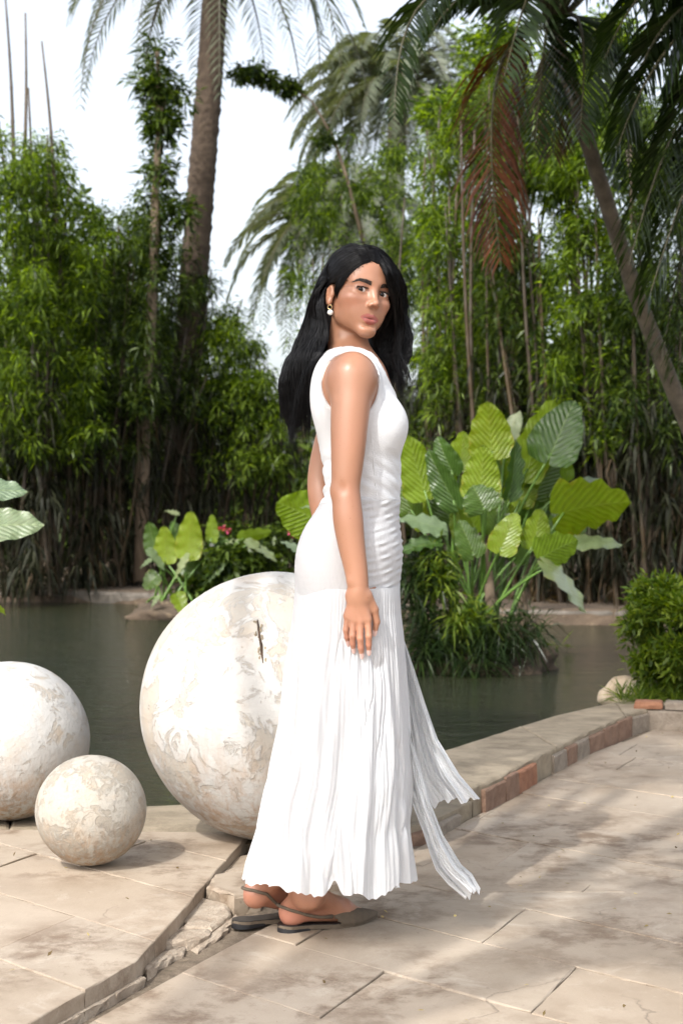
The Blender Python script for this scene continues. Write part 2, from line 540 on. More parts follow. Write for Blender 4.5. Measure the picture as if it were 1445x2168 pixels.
# right field, near part (in front of y=4.40 everything; behind it only right of the kerb)
lay(0.0, right_clips, 'paving_slab', 3)
lay(0.0, [(Vector((-1.0, 4.40)), Vector((0.6, 4.40)), 1), (kf[5], kf[8], -1), (kf[8], kf[10], -1), (Vector((-0.02, 4.3)), Vector((0.25, 5.05)), -1)], 'paving_slab', 4)
# left field, lifted by roots
lay(0.055, [(RAISED_A[0], RAISED_A[1], 1), (RAISED_B[0], RAISED_B[1], 1), (kf[0], kf[2], -1), (kf[2], kf[3], -1)], 'paving_slab', 8)
# the strip between lifted slabs and the kerb, under the great ball
lay(0.022, [(RAISED_B[0], RAISED_B[1], -1), (Vector((-1.0, 4.40)), Vector((0.6, 4.40)), 1), (Vector((-0.02, 4.3)), Vector((0.25, 5.05)), 1), (kf[3], kf[4], -1), (kf[4], kf[5], -1)], 'paving_slab', 5)
# the red and rough layers that show in the broken edge of the lifted slabs
def edge_course(a, b, z0, z1, mat, name, off):
    d = (b - a); nr = Vector((d.y, -d.x)).normalized(); L = d.length; k = int(L / 0.16) + 1
    for i in range(k):
        p = a + d * (i / k) + nr * off; q = a + d * ((i + 1) / k) * 0.998 + nr * off
        w_ = random.uniform(0.03, 0.05)
        stone_prism(name, [p, q, q - nr * (w_ + 0.10), p - nr * (w_ + 0.10)], z0, z1, mat, paving, bevel=0.002, step=0.03, amp=0.003, side_amp=0.004)
edge_course(RAISED_A[0], RAISED_A[1], -0.03, 0.016, MAT_BROKEN, 'bedding_stone', 0.008)

BROKEN = [  # pixel outlines of the loose pieces in the broken joint, top height
    ([(300, 2052), (345, 2010), (395, 1990), (385, 2010), (330, 2040), (312, 2060)], 0.012),
    ([(335, 1998), (352, 1965), (420, 1945), (445, 1965), (440, 1976), (395, 1992)], 0.016),
    ([(385, 1962), (392, 1925), (428, 1900), (480, 1912), (492, 1932), (448, 1962)], 0.020),
    ([(438, 1880), (452, 1852), (520, 1838), (566, 1858), (548, 1888), (496, 1898)], 0.045),
    ([(462, 1846), (520, 1826), (600, 1846), (602, 1880), (560, 1880), (522, 1850)], 0.030),
    ([(408, 2000), (452, 1968), (500, 1938), (508, 1946), (455, 1985), (418, 2010)], 0.006),
]
for px, zt in BROKEN:
    poly = [on_ground(x, y, zt).to_2d() for x, y in px]
    stone_prism('broken_stone', poly, -0.05, zt, MAT_BROKEN if zt < 0.044 else MAT_SLAB, paving, bevel=0.004, step=0.03, amp=0.005, side_amp=0.007, tilt=(random.uniform(-.06, .06), random.uniform(-.06, .06)))

# ------------------------------------------------------------------ pond kerb: coping stones and the bricks under them
kerb = empty('pond_kerb'); tag(kerb, kind='structure')
def along(poly, s):
    for i in range(len(poly) - 1):
        a, b = Vector(poly[i]), Vector(poly[i + 1]); L = (b - a).length
        if s <= L: return a + (b - a) * (s / L), (b - a).normalized()
        s -= L
    return Vector(poly[-1]), (Vector(poly[-1]) - Vector(poly[-2])).normalized()
def plen(poly): return sum((Vector(poly[i + 1]) - Vector(poly[i])).length for i in range(len(poly) - 1))
NE = NEAR_EDGE[1:11]; KF = KERB_FRONT[1:]
Ln, Lk = plen(NE), plen(KF)
cuts = [0.0]
while cuts[-1] < 1.0: cuts.append(cuts[-1] + random.uniform(0.13, 0.2))
cuts[-1] = 1.0
def kerb_top(t):       # the coping is level with the lifted paving on the left and stands proud on the right
    return 0.035 + 0.065 * min(1, max(0, (t - 0.48) / 0.12))
for i in range(len(cuts) - 1):
    t0, t1 = cuts[i] + 0.0002, cuts[i + 1] - 0.0002
    k = 5
    outer = [along(KF, Lk * (t0 + (t1 - t0) * s / k))[0] for s in range(k + 1)]
    inner = [along(NE, Ln * (t0 + (t1 - t0) * s / k))[0] for s in range(k, -1, -1)]
    zt = kerb_top((t0 + t1) / 2)
    inset = 0.02 if zt > 0.05 else 0.003
    outer2 = []
    for s, p in enumerate(outer):
        d = (inner[k - s] - p).normalized(); outer2.append(p + d * inset)
    inner2 = [p + (p - outer[k - s]).normalized() * 0.01 for s, p in enumerate(inner)]
    stone_prism('coping_stone', outer2 + inner2, -0.35, zt, MAT_COPING, kerb, bevel=0.005, step=0.06, amp=0.003, side_amp=0.005)
s = 0.50 * Lk
while s < Lk - 0.05:
    L = random.choice([0.16, 0.2, 0.24]);
    p, d = along(KF, s); q, d2 = along(KF, min(Lk, s + L - 0.006))
    nr = Vector((-d.y, d.x))
    if nr.dot(Vector((-1, 0.4))) < 0: nr = -nr
    top = kerb_top(s / Lk) - random.uniform(0.012, 0.03)
    if random.random() > 0.16:
        stone_prism('brick', [p - nr * 0.004, q - nr * 0.004, q + nr * 0.03, p + nr * 0.03], -0.04, top, random.choice([MAT_BRICK, MAT_BRICK2, MAT_BRICK2, MAT_BRICK3, MAT_BRICK3]), kerb, bevel=0.004, step=0.05, amp=0.003, side_amp=0.003)
    s += L

# far kerb of the pond
fk = empty('far_kerb'); tag(fk, kind='structure')
FAR = FAR_EDGE[2:11]
Lf = plen(FAR); s = 0
while s < Lf - 0.1:
    L = random.uniform(0.9, 1.3)
    p, d = along(FAR, s); q, d2 = along(FAR, min(Lf, s + L - 0.012))
    n1 = Vector((d.y, -d.x)); n2 = Vector((d2.y, -d2.x))
    stone_prism('kerb_stone', [p - n1 * 0.05, q - n2 * 0.05, q + n2 * 0.30, p + n1 * 0.30], -0.4, 0.05 + random.uniform(-0.01, 0.01), MAT_KERB, fk, bevel=0.02, step=0.12, amp=0.008, side_amp=0.008)
    s += L

# ------------------------------------------------------------------ stone balls
def ball(name, px, py, r_px, base, mat, label, crack=False, flat=0.985):
    # solve for distance and radius of a ball resting at height base
    k = (py - 1084.0) / FPX; rr = r_px / FPX
    d = (CAM_H - base) / (k + rr); r = rr * d
    n_u, n_v = 96, 64
    V = []
    for j in range(n_v + 1):
        th = math.pi * j / n_v
        for i in range(n_u):
            ph = 2 * math.pi * i / n_u
            v = Vector((math.sin(th) * math.cos(ph), math.sin(th) * math.sin(ph), -math.cos(th)))
            w = 1 + 0.006 * mnoise.noise(v * 1.7 + Vector((px, 0, 0))) + 0.0022 * mnoise.noise(v * 7 + Vector((0, px, 0)))
            V.append(v * w)
    V = np.array(V, np.float32)
    F = grid_faces(n_u, n_v + 1, True)
    me = mesh_data(name, V, F, mat)
    o = link(name, me, None, ((px - 722.5) * d / FPX, d, base + r * 0.992), None, (r, r, r * flat))
    tag(o, label, 'stone ball', 'stone balls on the terrace')
    return o, d, r
MB1 = m_ball('plaster_ball_large', (0.44, 0.43, 0.41), (0.35, 0.318, 0.27), 3.1, 0.80, 0.8)
MB2 = m_ball('plaster_ball_left', (0.44, 0.43, 0.41), (0.34, 0.305, 0.255), 9.7, 0.86, 1.0)
MB3 = m_ball('plaster_ball_small', (0.36, 0.335, 0.29), (0.27, 0.24, 0.195), 6.3, 0.79, 1.0)
big_ball, bd, br = ball('stone_ball', 585, 1491, 287, 0.034, MB1, 'huge white plaster ball with flaking patches, behind the long skirt')
left_ball, _, _ = ball('stone_ball', 20, 1566, 169, 0.036, MB2, 'medium white stone ball with rusty lower half, cut off by the left edge')
small_ball, _, _ = ball('stone_ball', 193, 1714, 117, 0.056, MB3, 'smallest beige stone ball in front, with grey blotches')
# the split in the plaster of the great ball: a chipped groove with a rusty bar in it
def ball_point(px, py, lift=1.0):
    c = big_ball.location; o_ = Vector((0, 0, CAM_H)); d_ = (at(px, py, 1) - o_).normalized()
    b_ = d_.dot(o_ - c); q_ = (o_ - c).length_squared - (br * lift) ** 2
    return o_ + d_ * (-b_ - math.sqrt(max(0, b_ * b_ - q_)))
pts = [ball_point(x, y, 0.999) for x, y in [(545, 1312), (547, 1330), (549, 1348), (553, 1366), (554, 1384), (557, 1404)]]
V, F = tube(pts, [0.0015, 0.0035, 0.003, 0.0045, 0.0035, 0.001], 6)
w_ = simple_material('crack_dark', (0.05, 0.03, 0.018), 0.95, 0.5, 40)
me = mesh_data('plaster_crack', [v for v in V], F, w_)
o = link('plaster_crack', me); o.parent = big_ball; o.matrix_parent_inverse = Matrix.LocRotScale(big_ball.location, None, big_ball.scale).inverted()
# chipped plaster lips beside the crack
lipV, lipF = [], []
for i in range(26):
    t = random.random(); p = pts[min(4, int(t * 5))].lerp(pts[min(4, int(t * 5)) + 1], t * 5 % 1)
    a = p + Vector((random.choice([-1, 1]) * random.uniform(0.004, 0.011), 0, random.uniform(-.004, .004)))
    nrm = (a - big_ball.location).normalized(); a = big_ball.location + nrm * br * 1.0
    u_ = nrm.cross(Vector((0, 0, 1))).normalized(); v_ = nrm.cross(u_)
    s_ = random.uniform(0.002, 0.005); b0 = len(lipV)
    for k in range(5):
        an = k * 2 * math.pi / 5 + random.uniform(-.4, .4)
        lipV.append(a + u_ * math.cos(an) * s_ + v_ * math.sin(an) * s_ * 1.6 - nrm * 0.001)
    lipV.append(a + nrm * random.uniform(0.001, 0.003))
    for k in range(5): lipF.append((b0 + k, b0 + (k + 1) % 5, b0 + 5))
o = obj('chipped_plaster', lipV, lipF, MAT_COPING, None, False); o.parent = big_ball; o['kind'] = 'stuff'
o.matrix_parent_inverse = Matrix.LocRotScale(big_ball.location, None, big_ball.scale).inverted()

# ------------------------------------------------------------------ brick planter, rock
pl = empty('brick_planter', (1.9, 8.1, 0)); tag(pl, 'low terracotta brick planter edge below the round shrub', 'planter')
pA, pB = Vector((1.44, 7.72)), Vector((3.2, 7.3))
dd = (pB - pA).normalized(); nn = Vector((-dd.y, dd.x))
def brick_row(z0, z1, off, L0, start):
    s = start
    while s < (pB - pA).length:
        L = L0 + random.uniform(-.02, .02); p = pA + dd * max(0, s); q = pA + dd * (s + L - 0.012)
        b = stone_prism('brick', [p, q, q + nn * 0.11, p + nn * 0.11], z0, z1, random.choice([MAT_BRICK, MAT_BRICK, MAT_BRICK2]), pl, bevel=0.006, step=0.06, amp=0.003, side_amp=0.003)
        b.location = b.location - pl.location
        s += L
brick_row(-0.03, 0.095, 0, 0.24, 0.0)
brick_row(0.100, 0.135, 0, 0.16, -0.02)
soil = stone_prism('soil', [pA + nn * 0.113, pB + nn * 0.113, pB + nn * 1.6, pA + nn * 1.3 + Vector((0.25, 0))], -0.05, 0.09, MAT_EARTH, pl, bevel=0.01, step=0.2, amp=0.01)
soil.location = soil.location - pl.location

def rock(name, c, s, mat, seed, label=None, cat='rock', group=None, parent=None):
    bm = bmesh.new(); bmesh.ops.create_icosphere(bm, subdivisions=4, radius=1)
    for v in bm.verts:
        n = mnoise.noise(v.co * 1.1 + Vector((seed, 0, 0))) * 0.35 + mnoise.noise(v.co * 3.1 + Vector((0, seed, 0))) * 0.10
        v.co *= 1 + n
        v.co = Vector((v.co.x * s[0], v.co.y * s[1], v.co.z * s[2]))
    me = bpy.data.meshes.new(name); bm.to_mesh(me); bm.free(); me.materials.append(mat)
    me.polygons.foreach_set('use_smooth', np.ones(len(me.polygons), bool))
    o = link(name, me, parent, c)
    if label: tag(o, label, cat, group)
    return o
rock('boulder', at(1318, 1468, 8.5), (0.13, 0.12, 0.10), MAT_ROCK, 2.0, 'smooth sandy boulder at the water edge beside the round shrub')
# ================================================================== plants
LEAF_BAMBOO = leaf_material('bamboo_leaf', (0.018, 0.036, 0.006), (0.150, 0.215, 0.030), 0.50, 0.34, glow=2.2)
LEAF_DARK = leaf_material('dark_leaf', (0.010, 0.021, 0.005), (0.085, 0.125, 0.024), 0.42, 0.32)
LEAF_DRY = leaf_material('dry_leaf', (0.025, 0.017, 0.009), (0.085, 0.058, 0.032), 0.25, 0.7)
LEAF_SHRUB = leaf_material('shrub_leaf', (0.0451, 0.0820, 0.0098), (0.1312, 0.1722, 0.0205), 0.42, 0.4)
LEAF_EAR = leaf_material('elephant_ear_leaf', (0.055, 0.115, 0.012), (0.13, 0.205, 0.018), 0.42, 0.30, True, 0.04, 1.6)
LEAF_EARGL = leaf_material('elephant_ear_leaf_glossy', (0.07, 0.115, 0.06), (0.12, 0.17, 0.09), 0.25, 0.36, True, 1.0, 1.6)  # glossy coat, with the pale sky sheen also put into the base colour
LEAF_EARDK = leaf_material('elephant_ear_leaf_shaded', (0.018, 0.045, 0.010), (0.045, 0.09, 0.016), 0.30, 0.28, True, 0.05, 1.7)  # darker copy of the leaf; shade on overlapped leaves put into its colour
LEAF_PALM = leaf_material('palm_leaflet', (0.0115, 0.0230, 0.0074), (0.0287, 0.0476, 0.0115), 0.25, 0.30)
LEAF_DATE = leaf_material('date_palm_leaflet', (0.0697, 0.0871, 0.0558), (0.1324, 0.1464, 0.1045), 0.30, 0.45)
LEAF_RED = leaf_material('dying_leaflet', (0.055, 0.020, 0.012), (0.12, 0.040, 0.016), 0.35, 0.5)
MAT_STALK = simple_material('green_stalk', (0.09, 0.17, 0.03), 0.4, 0.25, 12, 0.1)
MAT_BARK = simple_material('grey_bark', (0.15, 0.11, 0.075), 0.9, 0.35, 14, 0.6, (1, 1, 0.3))
MAT_RACHIS = simple_material('palm_rachis', (0.050, 0.044, 0.018), 0.6, 0.3, 10, 0.2)
MAT_FLOWER = leaf_material('pink_petal', (0.45, 0.05, 0.14), (0.6, 0.12, 0.22), 0.4, 0.5)
MAT_ORANGE = leaf_material('orange_leaf', (0.45, 0.16, 0.03), (0.55, 0.25, 0.04), 0.45, 0.5)

def m_culm():
    w = NT('bamboo_culm')
    oi = w.n('ObjectInfo'); v = w.coord('Object', (6, 6, 1.2))
    n = w.noise(v, 3.0, 4)
    c = w.mix(oi.outputs['Random'], (0.032, 0.020, 0.010), (0.078, 0.048, 0.018))
    c = w.mix(w.ramp(n, [(0.4, 0.0), (0.7, 1.0)]), c, (0.05, 0.04, 0.026))
    w.color(c); w.set(Roughness=0.5); w.bump(n, 0.2, 0.01)
    return w.m
MAT_CULM = m_culm()

def m_palm_trunk():
    w = NT('palm_trunk')
    v = w.coord('Object')
    n = w.noise(v, 12.0, 6, 0.7)
    c = w.mix(w.ramp(n, [(0.3, 0.0), (0.7, 1.0)]), (0.034, 0.022, 0.014), (0.085, 0.060, 0.040))
    w.color(c); w.set(Roughness=0.95); w.bump(n, 0.7, 0.02)
    return w.m
MAT_PTRUNK = m_palm_trunk()

def leaf_arrays(base, d, L, Wd, fold=0.12, droop=0.25):
    """one folded lancet leaf (6 verts, 4 tris as 2 quads + ...) per row"""
    N = len(base)
    up = np.tile(np.array([0, 0, 1.0]), (N, 1)) + rng.normal(0, 0.45, (N, 3))
    s = unit(np.cross(d, up)); nrm = unit(np.cross(s, d))
    L = L[:, None]; Wd = Wd[:, None]
    g = np.array([0, 0, -1.0])
    mid = base + d * L * 0.42 + g * L * droop * 0.2
    tip = base + d * L + g * L * droop
    V = np.stack([base, mid + s * Wd * 0.5 + nrm * Wd * fold, tip, mid - s * Wd * 0.5 + nrm * Wd * fold], 1).reshape(-1, 3)
    F = (np.arange(N)[:, None] * 4 + np.array([0, 1, 2, 3])).astype(np.int32)
    return V, F

def foliage(name, centers, per, r, L, Wd, mat, parent=None, droop=0.35, out_from=None, flat=0.6, tint=None, down=0.25):
    """sprays of leaves around the given centres, as one crown mesh"""
    centers = np.asarray(centers, float)
    n = len(centers) * per
    c = np.repeat(centers, per, 0)
    d = rng.normal(0, 1, (n, 3)); d[:, 2] = d[:, 2] * flat - down
    d = unit(d)
    base = c + d * (rng.random((n, 1)) ** 0.7) * r
    d2 = unit(d + rng.normal(0, 0.5, (n, 3)))
    Ls = L * rng.uniform(0.6, 1.25, n); Ws = Wd * rng.uniform(0.7, 1.2, n)
    V, F = leaf_arrays(base, d2, Ls, Ws, 0.15, droop)
    me = mesh_data(name, V, F, mat, False)
    ct = np.clip(rng.normal(0.40, 0.36, len(centers)), -0.1, 1.15) if tint is None else tint
    t = np.where(rng.random(n) < 0.30, rng.uniform(0.65, 1.2, n), np.repeat(ct, per) * 0.45 + rng.normal(0, 0.1, n))
    point_attr(me, 'tint', np.repeat(np.clip(t, 0, 1.1), 4))
    o = link(name, me, parent)
    return o

def local(o, parent_loc):
    """put a world-built mesh under a parent at parent_loc"""
    o.location = Vector(o.location) - Vector(parent_loc)
    return o

def blob_points(px, py, rx, ry, d, n, depth_r=None, shell=0.35):
    """spray centres in an ellipsoid of a crown; radii in pixels"""
    c = at(px, py, d); k = d / FPX
    v = unit(rng.normal(0, 1, (n, 3))) * (rng.random((n, 1)) ** shell) * rng.uniform(0.75, 1.3, (n, 1))
    dr = depth_r if depth_r else min(rx, ry) * k
    v = v * np.array([rx * k, dr, ry * k])
    # lumps: push the sprays toward a few random sub-centres
    m = max(3, n // 14)
    sub = v[rng.integers(0, n, m)]
    idx = np.argmin(((v[:, None, :] - sub[None]) ** 2).sum(-1), 1)
    v = v * 0.55 + sub[idx] * 0.45
    return v + np.array(c)

# ------------------------------------------------------------------ bamboo
def make_culm(p0, p1, r0, bow, parent, name='culm', sides=6, mat=None):
    p0, p1 = Vector(p0), Vector(p1)
    L = (p1 - p0).length; side = Vector((bow, bow * 0.3, 0))
    pts, rad = [], []
    n = max(6, int(L / 0.42))
    for i in range(n):
        for (dt, k) in ((0.0, 1.16), (0.07, 1.0), (0.9, 0.97)):
            t = (i + dt) / n
            pts.append(p0.lerp(p1, t) + side * math.sin(t * math.pi) * 0.5 - Vector((0, 0, 0.08)) * (t ** 4) * abs(bow)); rad.append(r0 * k * (1 - 0.65 * t))
    V, F = tube(pts, rad, sides)
    return obj(name, V, F, mat or MAT_CULM, parent)

def mass_points(top, bottom, d, n, thr=-0.05, depth=0.9, seed=0.0, fade=0.5):
    """spray centres of a leafy mass seen between pixel columns top[0][0] and top[-1][0]; clumped and frayed by noise"""
    tx = np.array([p[0] for p in top], float); ty = np.array([p[1] for p in top], float)
    out = []
    while len(out) < n:
        x = rng.uniform(tx[0], tx[-1]); yt = np.interp(x, tx, ty); y = rng.uniform(yt - 25, bottom); dd = d + rng.normal(0, depth * 0.6)
        v = mnoise.noise(Vector((x / 62.0 + seed, y / 62.0, dd * 0.9))) + 0.5 * mnoise.noise(Vector((x / 24.0, y / 24.0 + seed, dd * 2)))
        edge = min((x - tx[0]) / 25.0, (tx[-1] - x) / 25.0, (y - yt + 12) / 45.0, 1.0)
        low = fade * max(0.0, (y - 850) / (bottom - 850)) if bottom > 850 else 0.0
        if v > thr + 0.45 * (1 - max(-0.6, edge)) + low * 0.6: out.append(tuple(at(x, y, dd)))
    return np.array(out)

LEAF_SHADE = leaf_material('shaded_bamboo_leaf', (0.008, 0.010, 0.004), (0.028, 0.030, 0.013), 0.25, 0.6)  # dull hanging leaves, with the understory shade put into their colour
def bamboo_clump(cx, d, n_culm, top_px, lean, label, top, bottom, n, leaf=LEAF_BAMBOO, width=0.55, per=13, r0=0.032, ground_z=0.06, low=150, thr=-0.05, bare=()):
    base = Vector(((cx - 722.5) * d / FPX, d, ground_z))
    root = empty('bamboo_clump', base); tag(root, label, 'bamboo', 'bamboo clumps on the far bank')
    for i in range(n_culm):
        a = random.uniform(0, 2 * math.pi); q = random.random() ** 0.6
        p0 = Vector((math.cos(a) * q * width, math.sin(a) * q * 0.6, -0.05))
        topz = CAM_H + (1084 - (top_px + random.uniform(0, 320))) * d / FPX - ground_z
        p1 = Vector((p0.x * 1.6 + lean * random.uniform(0.3, 1.4) + random.uniform(-.3, .3), p0.y * 1.8, topz))
        make_culm(p0, p1, r0 * random.uniform(0.7, 1.25), random.uniform(-.4, .4), root)
    for (x0, y0, x1, y1) in bare:                 # leafless culms that stand above the crown
        make_culm(at(x0, y0, d) - base, at(x1, y1, d) - base, 0.03, 0.05, root)
    foliage('crown', mass_points(top, bottom, d - 0.3, int(n * 1.7), thr, 0.9, cx * 0.37) - np.array(base), per, 0.17, 0.125, 0.023, leaf, root, 0.4)
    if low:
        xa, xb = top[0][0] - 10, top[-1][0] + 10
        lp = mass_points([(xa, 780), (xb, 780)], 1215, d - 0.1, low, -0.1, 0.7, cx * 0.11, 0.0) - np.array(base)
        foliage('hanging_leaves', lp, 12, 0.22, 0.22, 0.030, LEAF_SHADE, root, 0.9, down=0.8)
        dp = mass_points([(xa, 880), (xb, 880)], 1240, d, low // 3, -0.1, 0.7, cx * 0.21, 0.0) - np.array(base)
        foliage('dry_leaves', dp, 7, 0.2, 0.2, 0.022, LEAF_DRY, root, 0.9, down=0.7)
    return root

random.seed(21)
bamboo_clump(25, 19.6, 16, 120, -0.3, 'tall bamboo clump at the left edge with bare poles above its crown', [(-70, 250), (0, 262), (60, 275), (105, 330)], 1010, 760, bare=[(30, 400, 10, -30), (48, 420, 54, 20), (120, 480, 88, 80)])
bamboo_clump(140, 20.6, 16, 400, 0.1, 'bright bushy bamboo clump second from the left edge', [(70, 300), (110, 300), (150, 370), (190, 430), (225, 450)], 1000, 760)
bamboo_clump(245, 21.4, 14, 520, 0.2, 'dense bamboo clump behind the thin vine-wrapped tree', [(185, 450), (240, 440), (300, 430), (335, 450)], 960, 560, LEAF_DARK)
bamboo_clump(350, 22.6, 18, 560, 0.3, 'dry leaning bamboo clump around the date palm foot', [(300, 460), (360, 470), (410, 500), (450, 600)], 900, 330, LEAF_DARK, 0.8, thr=0.08)
bamboo_clump(505, 23.0, 14, 720, 0.1, 'rounded bamboo clump between the palm trunk and the long hair', [(415, 640), (470, 630), (520, 690), (560, 760), (610, 850)], 1010, 620)
bamboo_clump(800, 24.0, 10, 420, 0.0, 'open bamboo clump just behind the turned head, sky between', [(600, 430), (660, 330), (720, 290), (800, 280), (880, 270), (940, 260)], 760, 640, LEAF_BAMBOO, 0.9, thr=0.16, low=90)
bamboo_clump(960, 19.4, 14, 200, 0.2, 'shaded bamboo clump beside the reddish hanging frond', [(885, 300), (930, 160), (980, 110), (1060, 130)], 980, 760, thr=0.08)
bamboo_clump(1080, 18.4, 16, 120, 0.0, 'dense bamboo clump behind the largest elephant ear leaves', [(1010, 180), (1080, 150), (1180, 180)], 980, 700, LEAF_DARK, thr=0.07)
bamboo_clump(1220, 17.6, 16, 200, -0.2, 'bamboo clump with pale poles crossed by the leaning palm trunk', [(1140, 200), (1220, 120), (1310, 140)], 980, 800, thr=0.07)
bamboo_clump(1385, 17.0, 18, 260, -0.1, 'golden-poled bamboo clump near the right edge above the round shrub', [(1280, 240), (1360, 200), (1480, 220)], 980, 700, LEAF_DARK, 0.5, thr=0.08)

# far mass of greenery behind the clumps, too far to tell its plants apart
def thicket():
    N = 15000
    x = rng.uniform(-13, 15, N); y = rng.uniform(29, 42, N)
    hmax = 4.0 + 0.9 * np.sin(x * 0.8) + 0.7 * np.sin(x * 2.1 + 1) + np.where(x > 2.2, 1.6, 0) + np.where(x < -3.6, 2.0, 0)
    z = rng.random(N) * hmax
    px = 722.5 + x / y * FPX; py = 1084 - (z - CAM_H) / y * FPX
    gap = ((px > 400) & (px < 950) & (py < 990) & (py > 780) & (rng.random(N) < 0.80)) | ((px > 400) & (px < 950) & (py < 800))
    P = np.stack([x, y, z], 1)[~gap]
    M = 5200                                     # it goes on round both ends of the pond
    xs = np.where(rng.random(M) < 0.5, rng.uniform(-24, -11.5, M), rng.uniform(9, 24, M)); ys = rng.uniform(9, 40, M)
    P = np.concatenate([P, np.stack([xs, ys, rng.random(M) * (3.6 + np.sin(xs) + np.sin(ys * 0.7))], 1)])
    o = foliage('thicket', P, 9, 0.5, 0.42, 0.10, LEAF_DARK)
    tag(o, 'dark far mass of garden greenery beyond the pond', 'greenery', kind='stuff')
thicket()

# litter and stones on the far bank
def litter():
    N = 2600
    x = rng.uniform(-7, 7, N); y = rng.uniform(16.6, 25, N)
    keep = (y > 20.9 - np.clip((x + 3.2) * 0.75, 0, 4.2) + 0.35)
    P = np.stack([x, y, np.full(N, 0.10)], 1)[keep]
    o = foliage('fallen_leaves', P, 3, 0.2, 0.16, 0.05, LEAF_DRY, None, 0.0, flat=0.15, down=0.0)
    tag(o, 'brown fallen bamboo leaves littering the far bank', 'leaf litter', kind='stuff')
litter()

# ------------------------------------------------------------------ broad trees
def tree(name, label, path, r0, blobs, leaf, per=12, L=0.13, Wd=0.045, group=None, mat=None, limbs=True, cat='tree', spray=0.22):
    pts = [at(*p) for p in path]
    base = pts[0].copy()
    root = empty(name, base); tag(root, label, cat, group)
    loc = [p - base for p in pts]
    V, F = tube(loc, [r0 * (1 - 0.7 * i / (len(loc) - 1)) for i in range(len(loc))], 9)
    obj('trunk', V, F, mat or MAT_BARK, root)
    if limbs:
        for b in blobs:
            c = at(b[0], b[1], b[4]) - base
            j = min(range(len(loc)), key=lambda i: (loc[i] - c).length + (0 if loc[i].z < c.z else 3))
            s = loc[j]
            V, F = tube(bez(s, s.lerp(c, 0.5) + Vector((0, 0, 0.2)), c, 7), [r0 * 0.35 * (1 - 0.12 * k) for k in range(7)], 6)
            obj('limb', V, F, mat or MAT_BARK, root)
    P = np.concatenate([blob_points(*b) for b in blobs]) - np.array(base)
    foliage('crown', P, per, spray, L, Wd, leaf, root, 0.2)
    return root

tree('vine_wrapped_tree', 'thin dark tree wrapped in vines, rising against the white sky', [(298, 1230, 21), (305, 900, 21), (322, 640, 21), (330, 400, 21), (338, 250, 21), (335, 130, 21)], 0.10, [
    (335, 190, 34, 55, 21, 60), (330, 120, 22, 40, 21, 24), (345, 265, 24, 60, 21, 50), (335, 350, 26, 30, 21, 30), (345, 440, 75, 60, 21.2, 90), (330, 540, 70, 60, 21.3, 70), (295, 165, 24, 18, 21, 9), (378, 190, 22, 30, 21, 12)], LEAF_DARK, 12, 0.15, 0.04)
tree('leaning_tree', 'leafy tree with slender trunk behind the face, right of the head', [(1085, 1260, 20), (1088, 900, 20), (1075, 600, 20.2), (1060, 400, 20.4), (1050, 250, 20.6), (1040, 120, 20.6)], 0.085, [
    (960, 230, 80, 70, 20.6, 130), (1080, 200, 80, 80, 20.6, 120), (1050, 90, 90, 60, 20.6, 110), (1120, 330, 60, 60, 20.2, 70)], LEAF_BAMBOO, 12, 0.15, 0.045)
tree('slender_tree', 'slender pale-trunked tree in the right-hand grove with a bright crown', [(1240, 1240, 19), (1238, 900, 19), (1215, 600, 19), (1200, 400, 19.2), (1220, 200, 19.4), (1260, 60, 19.4)], 0.075, [
    (1230, 130, 80, 70, 19.4, 100), (1300, 260, 80, 80, 19.4, 120), (1290, 60, 80, 60, 19.6, 90), (1380, 330, 70, 60, 19.4, 80)], LEAF_BAMBOO, 12, 0.15, 0.045)
tree('hanging_creeper', 'dark leafy creeper branch reaching into the white sky, upper centre', [(770, 520, 23), (735, 380, 23), (705, 290, 23), (660, 215, 23), (600, 170, 23), (500, 140, 23)], 0.03, [
    (535, 150, 46, 24, 23, 40), (590, 175, 40, 22, 23, 34), (625, 190, 18, 16, 23, 12), (690, 295, 26, 22, 23, 16)], LEAF_DARK, 14, 0.12, 0.045, limbs=False, cat='creeper', spray=0.13)

